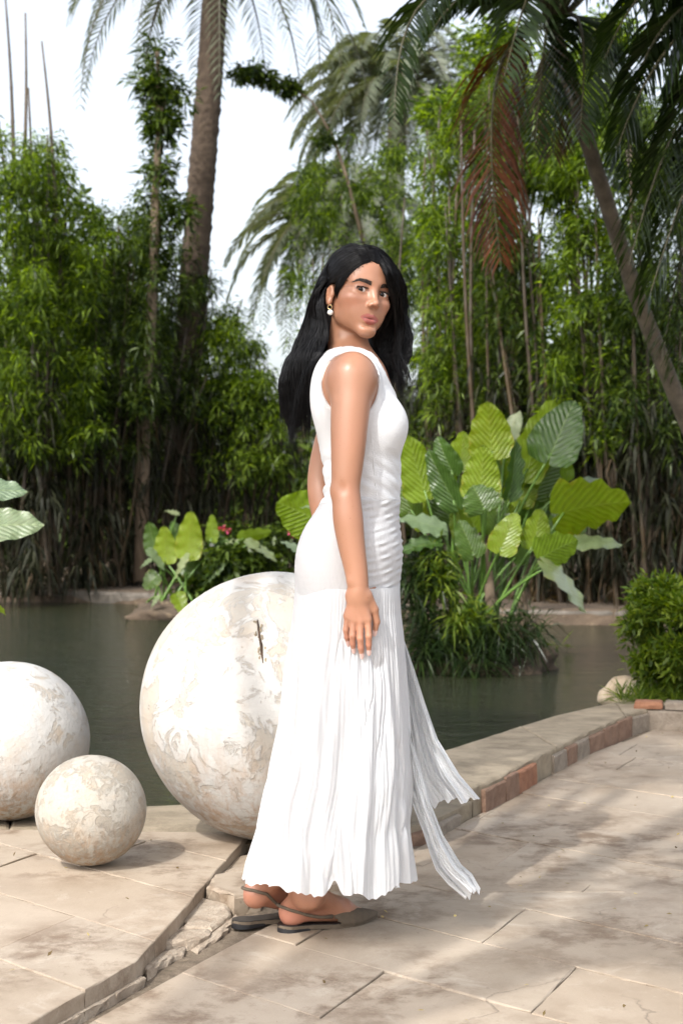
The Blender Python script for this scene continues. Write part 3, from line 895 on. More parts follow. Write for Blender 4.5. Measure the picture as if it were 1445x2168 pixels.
# ------------------------------------------------------------------ palms
def frond(name, parent, p0, p1, p2, pairs, Ll, mat, spread=0.9, hang=0.5, wl=0.03, r=0.018, start=0.18, gap=0.0, one_side=0, rach=None):
    """pinnate frond along a quadratic curve; all points in the parent's space"""
    n = pairs
    P = [Vector(p) for p in bez(p0, p1, p2, n + 1)]
    V, F, T = [], [], []
    cv, cf = tube(P[::max(1, n // 14)], [r * (1 - 0.85 * i / max(1, len(P[::max(1, n // 14)]) - 1)) for i in range(len(P[::max(1, n // 14)]))], 5)
    me_r = (cv, cf)
    g = Vector((0, 0, -1))
    for i in range(int(n * start), n):
        t = i / n
        tan = (P[i + 1] - P[i - 1] if i > 0 else P[1] - P[0]).normalized()
        side = tan.cross(Vector((0, 0, 1)))
        if side.length < 0.15: side = tan.cross(Vector((0, 1, 0.3)))
        side.normalize()
        upn = side.cross(tan).normalized()
        s_len = Ll * (math.sin(math.pi * (0.12 + 0.86 * t)) ** 0.6) * random.uniform(0.85, 1.1)
        for sg in (-1, 1):
            if one_side and sg != one_side and random.random() < 0.75: continue
            if random.random() < gap: continue
            dr = (side * sg * spread + tan * random.uniform(0.55, 0.8) + upn * random.uniform(0.05, 0.35)).normalized()
            a = P[i]; w = wl * random.uniform(0.8, 1.15)
            h = hang * random.uniform(0.7, 1.3)
            b = a + dr * s_len * 0.5 + g * s_len * h * 0.22
            c = b + (dr + g * h * 1.3).normalized() * s_len * 0.5
            wd = tan * w * 0.5 + upn * w * 0.25 * sg
            k = len(V)
            V += [a - wd * 0.4, a + wd * 0.4, b - wd, b + wd, c]
            F += [(k, k + 1, k + 3, k + 2), (k + 2, k + 3, k + 4)]
            tt = random.gauss(0.45, 0.22); T += [tt] * 5
    k = len(V)
    me = bpy.data.meshes.new(name)
    allF = [tuple(f) for f in F] + [tuple(i + k for i in f) for f in me_r[1]]
    me.from_pydata([tuple(v) for v in V] + [tuple(v) for v in me_r[0]], [], allF); me.update()
    me.materials.append(mat); me.materials.append(rach or MAT_RACHIS)
    mi = np.zeros(len(me.polygons), np.int32); mi[len(F):] = 1
    me.polygons.foreach_set('material_index', mi)
    point_attr(me, 'tint', np.clip(np.array(T + [0.4] * len(me_r[0])), 0, 1))
    return link(name, me, parent)

def palm_trunk(parent, pts, r0, r1, scales=True, mat=None, ring=0.14):
    """a trunk with leaf-scar rings / boot stubs"""
    n = 160
    L = sum((Vector(pts[i + 1]) - Vector(pts[i])).length for i in range(len(pts) - 1))
    V, sides = [], 20
    P = []
    for i in range(n + 1):
        p, _ = None, None
        s = L * i / n; q = s
        for j in range(len(pts) - 1):
            a, b = Vector(pts[j]), Vector(pts[j + 1]); l = (b - a).length
            if q <= l or j == len(pts) - 2: p = a.lerp(b, q / l); break
            q -= l
        P.append(p)
    for i, p in enumerate(P):
        t = i / n; r = r0 + (r1 - r0) * t
        for k in range(sides):
            th = 2 * math.pi * k / sides
            s = L * t
            if scales:
                row = s / ring; ph = (row % 1.0); sh = (k / sides * 7 + 0.5 * (int(row) % 2)) % 1.0
                rr = r * (1 + 0.16 * (ph) * (1 - abs(sh - 0.5) * 1.3) + 0.03 * random.random())
            else:
                ph = (s / ring) % 1.0
                rr = r * (1 + 0.05 * max(0, 1 - ph * 6) + 0.02 * mnoise.noise(Vector((s * 3, th, 0))))
            V.append((p.x + math.cos(th) * rr, p.y + math.sin(th) * rr, p.z))
    F = grid_faces(sides, n + 1, True)
    return obj('trunk', np.array(V, np.float32), F, mat or MAT_PTRUNK, parent)

def date_palm(label, path, r0, r1, n_fr, L, lowest=-0.9, leaf=LEAF_DATE, pairs=46, Ll=0.42, seed=1, trunk=True, yaw0=0.0, highest=1.25, wl=0.03):
    rnd = random.Random(seed); random.seed(seed)
    pts = [at(*p) for p in path]; base = pts[0].copy()
    root = empty('date_palm', base); tag(root, label, 'palm tree', 'date palms')
    loc = [p - base for p in pts]
    if trunk: palm_trunk(root, loc, r0, r1)
    top = loc[-1]
    for i in range(n_fr):
        az = yaw0 + i * 2.399963
        el = lowest + (highest - lowest) * (i / n_fr) ** 0.8
        Lf = L * rnd.uniform(0.85, 1.1)
        h = Vector((math.cos(az), math.sin(az), 0))
        d0 = (h * math.cos(max(el, -0.2) * 0.75 + 0.3) + Vector((0, 0, math.sin(max(el, -0.2) * 0.75 + 0.3)))).normalized()
        p1 = top + d0 * Lf * 0.55
        p2 = top + h * Lf * (0.72 * math.cos(el * 0.8)) + Vector((0, 0, Lf * (0.55 * math.sin(el) - 0.32)))
        frond('frond', root, top, p1, p2, pairs, Ll, leaf, 0.8, 0.45, wl, 0.03)
    return root

date_palm('tall date palm whose rough trunk rises out of the top of the picture', [(372, 1262, 22.5), (385, 1000, 22.5), (402, 700, 22.5), (425, 400, 22.5), (445, 150, 22.5), (457, -30, 22.5), (462, -110, 22.5)], 0.215, 0.165, 40, 3.3, -1.2, LEAF_DATE, 44, 0.45, 5)
date_palm('silvery date palm with a high round crown, top centre', [(832, 1100, 36), (830, 700, 36), (835, 400, 36), (842, 200, 36)], 0.24, 0.20, 74, 3.9, -1.15, LEAF_DATE, 50, 0.55, 9, wl=0.05)
date_palm('lower silvery date palm with arching fronds, left of the head', [(740, 1120, 31), (738, 800, 31), (728, 560, 31), (722, 470, 31)], 0.22, 0.19, 64, 3.1, -1.15, LEAF_DATE, 50, 0.5, 14, wl=0.045)
date_palm('small far date palm low behind the shoulders', [(640, 1110, 38), (642, 960, 38), (642, 900, 38)], 0.2, 0.18, 26, 1.9, -0.9, LEAF_DARK, 34, 0.35, 21)

# feather palms on the right, close enough to overhang the terrace
random.seed(5)
def palm_from_px(label, path, r0, r1, fr, d_default, over=()):
    pts = [at(*p) for p in path]; base = pts[0].copy()
    root = empty('feather_palm', base); tag(root, label, 'palm tree', 'feather palms')
    palm_trunk(root, [p - base for p in pts], r0, r1, False, MAT_RTRUNK, 0.16)
    for f in fr:
        (a, b, c) = f[0]; kw = f[1] if len(f) > 1 else {}
        q = [at(*p) - base for p in (a, b, c)]
        kw = dict(kw); nm = kw.pop('nm', 'frond'); mat = kw.pop('mat', LEAF_PALM)
        o = frond(nm, root, q[0], q[1], q[2], kw.pop('pairs', 58), kw.pop('Ll', 0.52), mat, kw.pop('spread', 0.8), kw.pop('hang', 0.9), kw.pop('wl', 0.034), kw.pop('r', 0.02), **kw)
        if mat is LEAF_RED: o['label'] = 'rust-red dying frond hanging down'
    top = pts[-1] - base
    for az, Lf, up1, up2 in over:                 # the fronds of the crown that arch overhead, toward the terrace
        h = Vector((math.cos(R(az)), math.sin(R(az)), 0))
        frond('frond', root, top, top + h * Lf * 0.5 + Vector((0, 0, up1)), top + h * Lf + Vector((0, 0, up2)), 58, 0.55, LEAF_PALM, 0.9, 0.6, 0.045, 0.02)
    return root

def m_ring_trunk():
    w = NT('ringed_trunk')
    v = w.coord('Object'); n = w.noise(v, 9.0, 6, 0.65)
    c = w.mix(w.ramp(n, [(0.35, 0.0), (0.65, 1.0)]), (0.065, 0.052, 0.036), (0.14, 0.112, 0.078))
    w.color(c); w.set(Roughness=0.85); w.bump(n, 0.4, 0.01)
    return w.m
MAT_RTRUNK = m_ring_trunk()

C1 = (1172, 60, 10.6)
palm_from_px('feather palm with a ringed trunk leaning across the right side', [(1640, 1392, 12.0), (1530, 1080, 11.8), (1430, 840, 11.6), (1340, 610, 11.3), (1255, 340, 11.0), (1195, 150, 10.8), (1172, 60, 10.6)], 0.078, 0.052, [
    ((C1, (830, -190, 9.6), (835, 255, 9.3)), {'Ll': 0.40, 'pairs': 70}),
    ((C1, (1000, -120, 10.4), (900, 95, 10.2)), {'Ll': 0.36}),
    ((C1, (985, 20, 10.0), (1060, 560, 9.9)), {'mat': LEAF_RED, 'Ll': 0.52, 'pairs': 70, 'hang': 1.2, 'start': 0.25}),
    ((C1, (1160, -60, 9.8), (1130, 330, 9.6)), {'Ll': 0.50, 'hang': 1.1}),
    ((C1, (1260, -60, 9.8), (1225, 300, 9.4)), {'Ll': 0.46, 'hang': 1.1}),
    ((C1, (1340, 40, 10.8), (1330, 400, 10.6)), {'Ll': 0.42, 'hang': 1.1}),
    ((C1, (1290, -220, 10.8), (1460, 60, 10.8)), {}),
    ((C1, (1100, -260, 11.4), (1010, -60, 11.8)), {}),
    ((C1, (1150, -200, 9.6), (1060, 190, 8.8)), {'Ll': 0.42}),
    ((C1, (1180, 150, 10.9), (1170, 330, 10.9)), {'mat': LEAF_DRY, 'Ll': 0.35, 'pairs': 30}),
    ((C1, (1220, -330, 8.8), (1240, -130, 7.4)), {}),
], 10.6, [(-100, 3.4, 1.2, 0.6), (-78, 3.9, 1.3, 0.7), (-62, 3.5, 1.5, 0.9), (-118, 3.6, 1.4, 0.8), (-90, 3.0, 1.7, 1.3), (-48, 3.6, 1.3, 0.6), (-135, 3.3, 1.5, 0.9), (-70, 2.8, 1.9, 1.5), (-105, 4.3, 1.6, 1.0), (-30, 3.2, 1.4, 0.8), (90, 3.2, 1.6, 0.9), (140, 3.2, 1.6, 0.9), (40, 3.2, 1.6, 0.9)])
C2 = (1660, -20, 9.6)
palm_from_px('shadowy feather palm overhanging from the right edge', [(1760, 1500, 9.9), (1740, 1000, 9.8), (1700, 500, 9.7), (1660, -20, 9.6)], 0.10, 0.065, [
    ((C2, (1390, -200, 9.0), (1270, 150, 8.8)), {'Ll': 0.46}),
    ((C2, (1420, -40, 8.9), (1300, 330, 8.8)), {'Ll': 0.50, 'pairs': 66}),
    ((C2, (1440, 120, 9.2), (1330, 560, 9.0)), {'Ll': 0.52, 'pairs': 70}),
    ((C2, (1480, 260, 9.4), (1400, 760, 9.2)), {'Ll': 0.52, 'pairs': 70, 'hang': 1.1}),
    ((C2, (1450, -120, 9.8), (1400, 300, 9.8)), {'Ll': 0.48, 'pairs': 66}),
    ((C2, (1520, 60, 8.6), (1440, 420, 8.2)), {'Ll': 0.46}),
    ((C2, (1500, 200, 9.0), (1370, 640, 8.9)), {'Ll': 0.55, 'pairs': 76, 'wl': 0.045}),
    ((C2, (1540, 340, 9.2), (1440, 780, 9.0)), {'Ll': 0.55, 'pairs': 76, 'wl': 0.045}),
    ((C2, (1470, 40, 9.4), (1390, 470, 9.2)), {'Ll': 0.5, 'pairs': 70, 'wl': 0.045}),
    ((C2, (1400, -80, 9.2), (1330, 230, 9.0)), {'Ll': 0.5, 'pairs': 70, 'wl': 0.045}),
    ((C2, (1500, -300, 8.4), (1330, -60, 7.0)), {'Ll': 0.5}),
    ((C2, (1520, -280, 9.2), (1400, 30, 9.6)), {'Ll': 0.5}),
    ((C2, (1620, -360, 7.6), (1500, -260, 6.2)), {'Ll': 0.5}),
    ((C2, (1860, -260, 9.6), (1990, 40, 9.6)), {}),
    ((C2, (1720, -360, 8.2), (1700, -220, 6.4)), {}),
], 9.6, [(-150, 3.6, 1.3, 0.7), (-130, 3.4, 1.5, 0.9), (-110, 3.5, 1.3, 0.6), (-168, 3.6, 1.6, 1.0), (-90, 3.2, 1.5, 0.8), (-140, 2.8, 1.9, 1.5), (-160, 4.2, 1.5, 0.9), (175, 3.3, 1.6, 1.0), (60, 3.2, 1.5, 0.8), (10, 3.2, 1.5, 0.8)])

# ------------------------------------------------------------------ elephant ears
def ear_mesh(name, mat, seed, cup=0.16, n_u=13, n_v=17):
    """heart-shaped blade, 1 m long along +Y from the stalk joint, basal lobes behind it, face up +Z, 0.78 wide"""
    V, UV = [], []
    rnd = random.Random(seed)
    ph = rnd.uniform(0, 6)
    for j in range(n_v):
        v = j / (n_v - 1)
        y = -0.20 + 1.2 * v
        if y < 0: half = 0.30 * math.sqrt(max(0, 1 - (y / -0.205) ** 2)) * 1.0 + 0.02
        else: half = 0.335 * (1 - (y) ** 2.1) ** 0.72 + 0.004
        half = min(half, 0.34) * 1.15
        for i in range(n_u):
            u = i / (n_u - 1); s = (u - 0.5) * 2
            x = s * half
            wav = 0.030 * math.sin(v * 26 + ph + abs(s) * 2) * abs(s) ** 2
            notch = -0.06 * math.exp(-(s * 5) ** 2) if y < -0.02 else 0
            z = cup * (abs(x) ** 1.2) - 0.16 * y * y + wav + 0.02 * math.sin(v * 9 + ph) * s
            yy = y + (abs(notch) * (-y / 0.2) * 2.2 if y < 0 else 0) + wav * 0.8
            V.append((x + 0.5 * wav, yy, z)); UV.append((0.5 + x / 0.8, v))
    F = grid_faces(n_u, n_v)
    me = mesh_data(name, np.array(V, np.float32), F, mat)
    uv_from_points(me, np.array(UV, np.float32))
    point_attr(me, 'tint', np.full(len(V), rnd.uniform(0.2, 0.9)))
    return me
EARS = [ear_mesh('leaf', m, s, c) for m, s, c in ((LEAF_EAR, 1, 0.14), (LEAF_EAR, 2, 0.26), (LEAF_EARDK, 3, 0.18), (LEAF_EARDK, 4, 0.3), (LEAF_EARGL, 5, 0.05))]

def ear_leaf(root, base, J, T, wpx, d, variant, face, foot, depth_tip=0.0):
    """one leaf: joint pixel J, tip pixel T, width in pixels; face: unit-ish vector the upper side looks to"""
    a = at(J[0], J[1], d); b = at(T[0], T[1], d + depth_tip)
    y = (b - a); Lm = y.length; y.normalize()
    z = Vector(face); z = (z - y * z.dot(y)).normalized()
    x = y.cross(z)
    M = Matrix((x, y, z)).transposed().to_4x4()
    wm = wpx * d / FPX / 0.70; Lm *= 1.08
    o = link('leaf', EARS[variant], root)
    o.matrix_local = Matrix.Translation(a - base) @ M @ Matrix.Diagonal((wm, Lm, (wm + Lm) / 2, 1))
    f = Vector(foot); j = a - base
    V, F = tube(bez(f, f.lerp(j, 0.55) + Vector((0, 0, 0.12 * (j - f).length)), j, 8), [0.0135 * (1 - 0.07 * k) * (d / 11.5) ** 0.3 for k in range(8)], 6)
    obj('stalk', V, F, MAT_STALK, root)

def elephant_ear(label, base, leaves, d, spread=0.12):
    root = empty('elephant_ear', base); tag(root, label, 'elephant ear', 'elephant ear plants')
    for (J, T, w, var, face, dd) in leaves:
        foot = Vector((random.uniform(-spread, spread), random.uniform(-spread, spread), 0.0))
        ear_leaf(root, Vector(base), J, T, w, d + dd, var, face, foot)
    return root

def island(c, rx, ry, h, name='islet'):
    bm = bmesh.new(); bmesh.ops.create_icosphere(bm, subdivisions=4, radius=1)
    for v in bm.verts:
        k = 1 + 0.25 * mnoise.noise(v.co * 1.6 + Vector(c)) + 0.1 * mnoise.noise(v.co * 5 + Vector(c))
        v.co = Vector((v.co.x * rx * k, v.co.y * ry * k, v.co.z * h * k))
    me = bpy.data.meshes.new(name); bm.to_mesh(me); bm.free(); me.materials.append(MAT_EARTH)
    me.polygons.foreach_set('use_smooth', np.ones(len(me.polygons), bool))
    o = link(name, me, None, c); tag(o, kind='structure'); return o

D1 = 11.6
IS1 = Vector(((1000 - 722.5) * D1 / FPX, D1 + 0.1, WATER_Z))
island(IS1, 0.62, 0.5, 0.26)
random.seed(12)
FR, UPF, BK, LT, RT = (0, -1, 0.35), (0, -0.35, 1), (0.1, 0.9, 0.5), (-0.7, -0.6, 0.5), (0.7, -0.6, 0.5)
elephant_ear('largest elephant ear plant, a tall clump of broad leaves on the islet', IS1 + Vector((0.05, 0, 0.2)), [
    ((1040, 955), (1032, 858), 88, 0, BK, 0.0), ((1070, 940), (1092, 872), 52, 4, UPF, 0.25), ((1116, 992), (1164, 856), 78, 0, BK, 0.1),
    ((1166, 960), (1208, 852), 105, 2, (-0.3, -0.9, 0.2), -0.1), ((1015, 1046), (1024, 950), 78, 0, (0.2, 0.9, 0.3), -0.25), ((1023, 1075), (1004, 1030), 80, 2, FR, -0.3),
    ((898, 1038), (862, 932), 82, 0, (-0.3, 0.8, 0.5), 0.0), ((960, 1060), (903, 962), 60, 3, LT, -0.1), ((956, 996), (922, 932), 62, 2, LT, 0.15),
    ((972, 985), (980, 918), 52, 0, BK, 0.3), ((1078, 1040), (1100, 940), 54, 3, RT, -0.1), ((1192, 1085), (1316, 1048), 150, 0, (0.1, 0.75, 0.75), -0.1),
    ((1180, 1045), (1258, 1004), 56, 4, UPF, 0.2), ((1130, 1152), (1142, 1082), 58, 0, BK, -0.2), ((1150, 1178), (1212, 1140), 84, 0, (0.2, 0.7, 0.5), -0.3),
    ((1225, 1150), (1310, 1142), 62, 4, (0.2, -0.5, 1), -0.15), ((1160, 1200), (1246, 1278), 92, 4, (0.35, -0.45, 1), -0.35), ((930, 1120), (852, 1088), 66, 4, (-0.3, -0.5, 1), -0.2),
    ((920, 1150), (846, 1160), 60, 3, (-0.3, -0.5, 1), -0.3), ((1062, 1010), (1074, 930), 64, 1, BK, 0.35), ((1100, 1060), (1128, 985), 60, 1, BK, 0.2),
    ((950, 1090), (905, 1010), 70, 2, LT, 0.2), ((1050, 1120), (1050, 1050), 60, 2, FR, 0.2), ((1135, 1040), (1180, 975), 74, 3, RT, 0.25), ((1185, 1010), (1150, 935), 60, 0, BK, 0.35),
    ((985, 1130), (960, 1070), 56, 1, LT, 0.1), ((1040, 1010), (1000, 905), 70, 2, LT, 0.4), ((1120, 1100), (1160, 1030), 76, 2, RT, 0.3), ((1000, 1110), (985, 1010), 70, 1, FR, 0.35), ((1075, 1110), (1095, 1010), 72, 0, FR, 0.35), ((940, 1030), (890, 975), 64, 0, FR, 0.4), ((1150, 1000), (1190, 900), 80, 0, BK, 0.45), ((1060, 1160), (1090, 1090), 60, 0, FR, -0.3), ((1000, 1170), (975, 1105), 56, 2, FR, -0.2), ((1180, 1120), (1250, 1090), 70, 2, RT, 0.25), ((905, 1100), (868, 1040), 70, 0, FR, 0.3), ((1090, 1180), (1120, 1130), 52, 2, RT, 0.0), ((870, 1080), (838, 1010), 66, 2, LT, 0.2),
], D1, 0.2)
# low growth round its foot
def leafy_thing(name, label, cat, base, pts, per, r, L, Wd, mat, group=None, droop=0.4, flat=0.8, down=-0.2, stems=6):
    root = empty(name, base); tag(root, label, cat, group)
    P = np.asarray(pts) - np.array(base)
    foliage('foliage', P, per, r, L, Wd, mat, root, droop, flat=flat, down=down)
    idx = np.linspace(0, len(P) - 1, stems).astype(int)
    for i in idx:
        V, F = tube(bez((random.uniform(-.08, .08), random.uniform(-.08, .08), -0.02), tuple(P[i] * np.array([0.4, 0.4, 0.6])), tuple(P[i]), 5), [0.008, 0.007, 0.006, 0.005, 0.003], 5)
        obj('stem', V, F, MAT_STALK, root)
    return root
leafy_thing('papyrus_sedge', 'dark grassy sedge at the left foot of the big elephant ears', 'sedge', IS1 + Vector((-0.35, -0.1, 0.1)), np.concatenate([blob_points(895, 1270, 55, 90, D1 - 0.25, 90), blob_points(920, 1370, 60, 40, D1 - 0.35, 60), blob_points(880, 1200, 40, 40, D1 - 0.1, 40)]), 12, 0.14, 0.19, 0.012, LEAF_PALM)
leafy_thing('papyrus_sedge', 'low grassy tuft with straw tips at the right foot of the big elephant ears', 'sedge', IS1 + Vector((0.25, -0.2, 0.08)), np.concatenate([blob_points(1050, 1340, 60, 35, D1 - 0.4, 50), blob_points(1110, 1330, 30, 45, D1 - 0.3, 36), blob_points(1000, 1390, 50, 25, D1 - 0.45, 36)]), 11, 0.13, 0.2, 0.011, LEAF_PALM)
leafy_thing('fern', 'yellowish feathery undergrowth between the sedge and the tall stalks', 'undergrowth', IS1 + Vector((-0.1, -0.25, 0.12)), np.concatenate([blob_points(930, 1215, 40, 60, D1 - 0.3, 46), blob_points(985, 1310, 40, 50, D1 - 0.4, 40)]), 10, 0.11, 0.13, 0.02, LEAF_SHRUB)
# short palm-like stumps of old leaf bases in the clump
for k, (x0, x1, yt) in enumerate([(1040, 1030, 1150), (1100, 1108, 1220)]):
    b = Vector(((x0 - 722.5) * D1 / FPX, D1, WATER_Z + 0.18)); t = at(x1, yt, D1)
    V, F = tube([Vector((0, 0, 0)), (t - b) * 0.35 + Vector((0.01, 0, 0)), (t - b) * 0.7, t - b], [0.05, 0.045, 0.035, 0.012], 10)
    o = obj('leaf_base_stump', V, F, MAT_BARK, None, True, b)
    tag(o, ['taller brown stump of old leaf bases inside the elephant ear clump', 'shorter brown stump of old leaf bases at the right of the clump'][k], 'stump', 'stumps in the clump')

D2 = 17.2
IS2 = Vector(((385 - 722.5) * D2 / FPX, D2 + 0.1, WATER_Z))
island(IS2, 0.6, 0.45, 0.2)
elephant_ear('smaller elephant ear plant at the far pond edge, left of the great ball', IS2 + Vector((-0.1, 0, 0.12)), [
    ((328, 1165), (318, 1108), 44, 2, BK, 0.1), ((350, 1182), (350, 1118), 48, 0, BK, 0.0), ((398, 1170), (406, 1088), 54, 0, BK, -0.05),
    ((318, 1168), (350, 1200), 32, 4, UPF, -0.2), ((395, 1180), (368, 1218), 30, 4, UPF, -0.2), ((425, 1150), (440, 1176), 22, 4, UPF, 0), 
    ((448, 1140), (450, 1092), 26, 0, BK, 0.1), ((375, 1088), (352, 1078), 22, 4, UPF, 0.1), ((470, 1150), (512, 1142), 34, 4, UPF, 0.2), ((515, 1140), (570, 1122), 34, 0, (0, 0.8, 0.6), 0.1),
    ((530, 1150), (586, 1178), 42, 4, UPF, -0.1), ((470, 1200), (440, 1225), 30, 4, UPF, -0.2), ((490, 1185), (520, 1200), 30, 4, UPF, -0.1), ((378, 1140), (365, 1105), 30, 3, FR, 0.2),
    ((395, 1200), (430, 1215), 44, 3, FR, 0.1), ((330, 1220), (305, 1245), 36, 3, FR, 0), ((375, 1262), (392, 1298), 34, 0, BK, -0.3), ((335, 1265), (318, 1283), 20, 4, UPF, -0.3), ((320, 1185), (296, 1198), 24, 4, UPF, 0),
    ((470, 1165), (455, 1130), 36, 2, FR, 0.2),
], D2, 0.35)
leafy_thing('undergrowth_bush', 'low leafy bush with white-lit leaves behind the great ball', 'bush', IS2 + Vector((0.5, 0, 0.1)), np.concatenate([blob_points(490, 1190, 70, 40, D2, 80), blob_points(430, 1240, 60, 40, D2 + 0.1, 60), blob_points(560, 1210, 60, 30, D2 + 0.2, 50)]), 9, 0.12, 0.13, 0.05, LEAF_DARK)
fl = leafy_thing('flowering_bush', 'small bush with pink blossoms left of the skirt', 'bush', at(560, 1180, 20.5) * 1.0 + Vector((0, 0, -0.5)), np.concatenate([blob_points(490, 1125, 60, 20, 20.5, 26), blob_points(610, 1130, 36, 30, 20.5, 20), blob_points(560, 1160, 60, 30, 20.5, 40)]), 9, 0.14, 0.12, 0.05, LEAF_DARK)
P = np.concatenate([blob_points(480, 1118, 26, 8, 20.2, 4), blob_points(625, 1130, 18, 16, 20.2, 4)]) - np.array(fl.location)
foliage('blossom', P, 6, 0.035, 0.045, 0.035, MAT_FLOWER, fl, 0.1)

# single big leaf behind the back and the two at the left edge
D3 = 10.2
b3 = Vector(((680 - 722.5) * D3 / FPX, D3, WATER_Z - 0.3))
elephant_ear('elephant ear plant half hidden behind the back, with one glowing yellow-green leaf', b3, [
    ((668, 1100), (594, 1062), 108, 0, (-0.2, 0.85, 0.4), 0.0), ((690, 1075), (640, 1068), 30, 4, UPF, -0.1), ((640, 1170), (600, 1142), 34, 4, UPF, 0.3), ((720, 1120), (760, 1040), 80, 2, FR, 0.1), ((700, 1160), (690, 1080), 70, 3, FR, 0.2)], D3, 0.1)
D4 = 7.4
b4 = Vector(((-150 - 722.5) * D4 / FPX, D4, WATER_Z - 0.3))
elephant_ear('pale elephant ear leaves reaching in at the left edge over the pond', b4, [
    ((-62, 1042), (46, 1028), 84, 4, (0.1, -0.62, 0.8), 0.0), ((-50, 1118), (78, 1098), 104, 4, (0.1, -0.7, 0.7), -0.2), ((-90, 1240), (12, 1285), 60, 0, (0.3, 0.5, 0.8), 0.2), ((-120, 1000), (-60, 930), 90, 2, FR, 0.2)], D4, 0.1)

# ------------------------------------------------------------------ round shrub in the planter
sb = Vector((1.92, 8.15, 0.09))
shr = leafy_thing('round_shrub', 'clipped bright green shrub in the brick planter at the right edge', 'shrub', sb, np.concatenate([blob_points(1420, 1350, 88, 118, 8.2, 420, 0.28, 0.18), blob_points(1400, 1270, 60, 40, 8.2, 90, 0.2), blob_points(1445, 1390, 90, 70, 8.2, 160, 0.3)]), 16, 0.055, 0.055, 0.018, LEAF_SHRUB, None, 0.1, 0.9, -0.35, 12)
gp = np.stack([rng.uniform(1.42, 1.75, 60), rng.uniform(7.9, 8.25, 60), np.full(60, 0.09)], 1)
gt = foliage('grass_tuft', gp, 14, 0.03, 0.13, 0.006, LEAF_SHRUB, None, 0.25, flat=0.5, down=-1.2)
tag(gt, 'fresh grass growing between the boulder and the shrub', 'grass', kind='stuff')
# a few blades lying on the water right of the islet
wp = foliage('floating_reed', np.array([at(1185, 1368, 13.6)]), 9, 0.05, 0.22, 0.02, LEAF_SHRUB, None, 0.1, flat=0.2, down=-0.1)
tag(wp, 'bent green reed blades rising from the water right of the islet', 'reed')

# ------------------------------------------------------------------ unseen tree added behind the photographer, its crown shaped to dapple the right of the terrace
def shade_tree():
    base = Vector((-4.2, -4.5, -0.06)); root = empty('added_shade_tree', base)
    tag(root, 'unseen tree added behind the photographer to cast dappled shade on the right paving', 'tree')
    top = Vector((-2.6, -1.2, 5.4)) - base
    V, F = tube(bez((0, 0, -0.1), (0.2, 0.3, 3.2), top, 12), [0.20 - 0.009 * k for k in range(12)], 10)
    obj('trunk', V, F, MAT_BARK, root)
    pts = []
    a_, b_ = Vector((-0.04, 4.0)), Vector((0.95, 5.85))
    while len(pts) < 1500:
        t = Vector((random.uniform(0.2, 3.6), random.uniform(3.9, 9.0)))
        k = max(0, min(1, (t - a_).dot(b_ - a_) / (b_ - a_).length_squared))
        if (t - a_ - (b_ - a_) * k).length < 0.62: continue
        if mnoise.noise(Vector((t.x * 1.5, t.y * 1.1, 3.0))) + 0.5 * mnoise.noise(Vector((t.x * 4, t.y * 3, 7.0))) < -0.05: continue
        h = random.uniform(5.4, 6.6)
        p = Vector((t.x, t.y, 0)) + SUN_DIR * (h / SUN_DIR.z)
        pts.append(tuple(p - base))
    pts = np.array(pts)
    for i in range(0, 1500, 125):
        c = Vector(pts[i])
        V, F = tube(bez(top * 0.9, top.lerp(c, 0.5) + Vector((0, 0, 0.3)), c, 7), [0.06 - 0.007 * k for k in range(7)], 6)
        obj('limb', V, F, MAT_BARK, root)
    foliage('crown', pts, 13, 0.21, 0.15, 0.07, LEAF_DARK, root, 0.2)
shade_tree()

# bits of leaf and grit blown over the paving
def debris():
    N = 230
    x = rng.uniform(-1.4, 2.4, N); y = rng.uniform(3.1, 7.6, N)
    edge = np.interp(y, [2.95, 3.55, 4.45], [-0.69, -0.45, -0.35]); kx = np.interp(y, [4.3, 5.02, 7.55], [0.0, 0.25, 1.40])
    right = x > edge + 0.22
    ok = (~right & (y < 4.9) & (x < edge - 0.05)) | (right & ((y < 4.3) | (x > kx + 0.06)))
    P = np.stack([x, y, np.where(right, 0.006, 0.060)], 1)[ok]
    o = foliage('leaf_debris', P, 1, 0.02, 0.016, 0.008, LEAF_DEBRIS, None, 0.0, flat=0.1, down=-0.15)
    tag(o, 'tiny dry leaf bits and grit scattered on the paving', 'leaf bits', kind='stuff')
LEAF_DEBRIS = leaf_material('leaf_bits', (0.10, 0.07, 0.035), (0.42, 0.34, 0.16), 0.2, 0.7)
debris()
# ================================================================== the person
# ---- signed-distance modelling: organic shapes are blended and meshed once, so the body is one continuous skin
def ell(c, r, M=None):
    c = np.array(c, float); r = np.array(r, float)
    def f(P):
        q = P - c
        if M is not None: q = q @ M
        k0 = np.sqrt(((q / r) ** 2).sum(-1)); k1 = np.sqrt(((q / (r * r)) ** 2).sum(-1))
        return k0 * (k0 - 1) / np.maximum(k1, 1e-6)
    R_ = r.max() if M is not None else r
    return f, c - R_, c + R_
def cone(a, b, ra, rb, sq=None, M=None):
    a = np.array(a, float); b = np.array(b, float); ab = b - a; L2 = ab @ ab
    def f(P):
        t = np.clip(((P - a) @ ab) / L2, 0, 1)
        q = P - a - t[..., None] * ab
        if sq is not None:
            q = (q @ M) / sq if M is not None else q / sq
        return np.sqrt((q ** 2).sum(-1)) - (ra + (rb - ra) * t)
    m = max(ra, rb) * 1.6
    return f, np.minimum(a, b) - m, np.maximum(a, b) + m

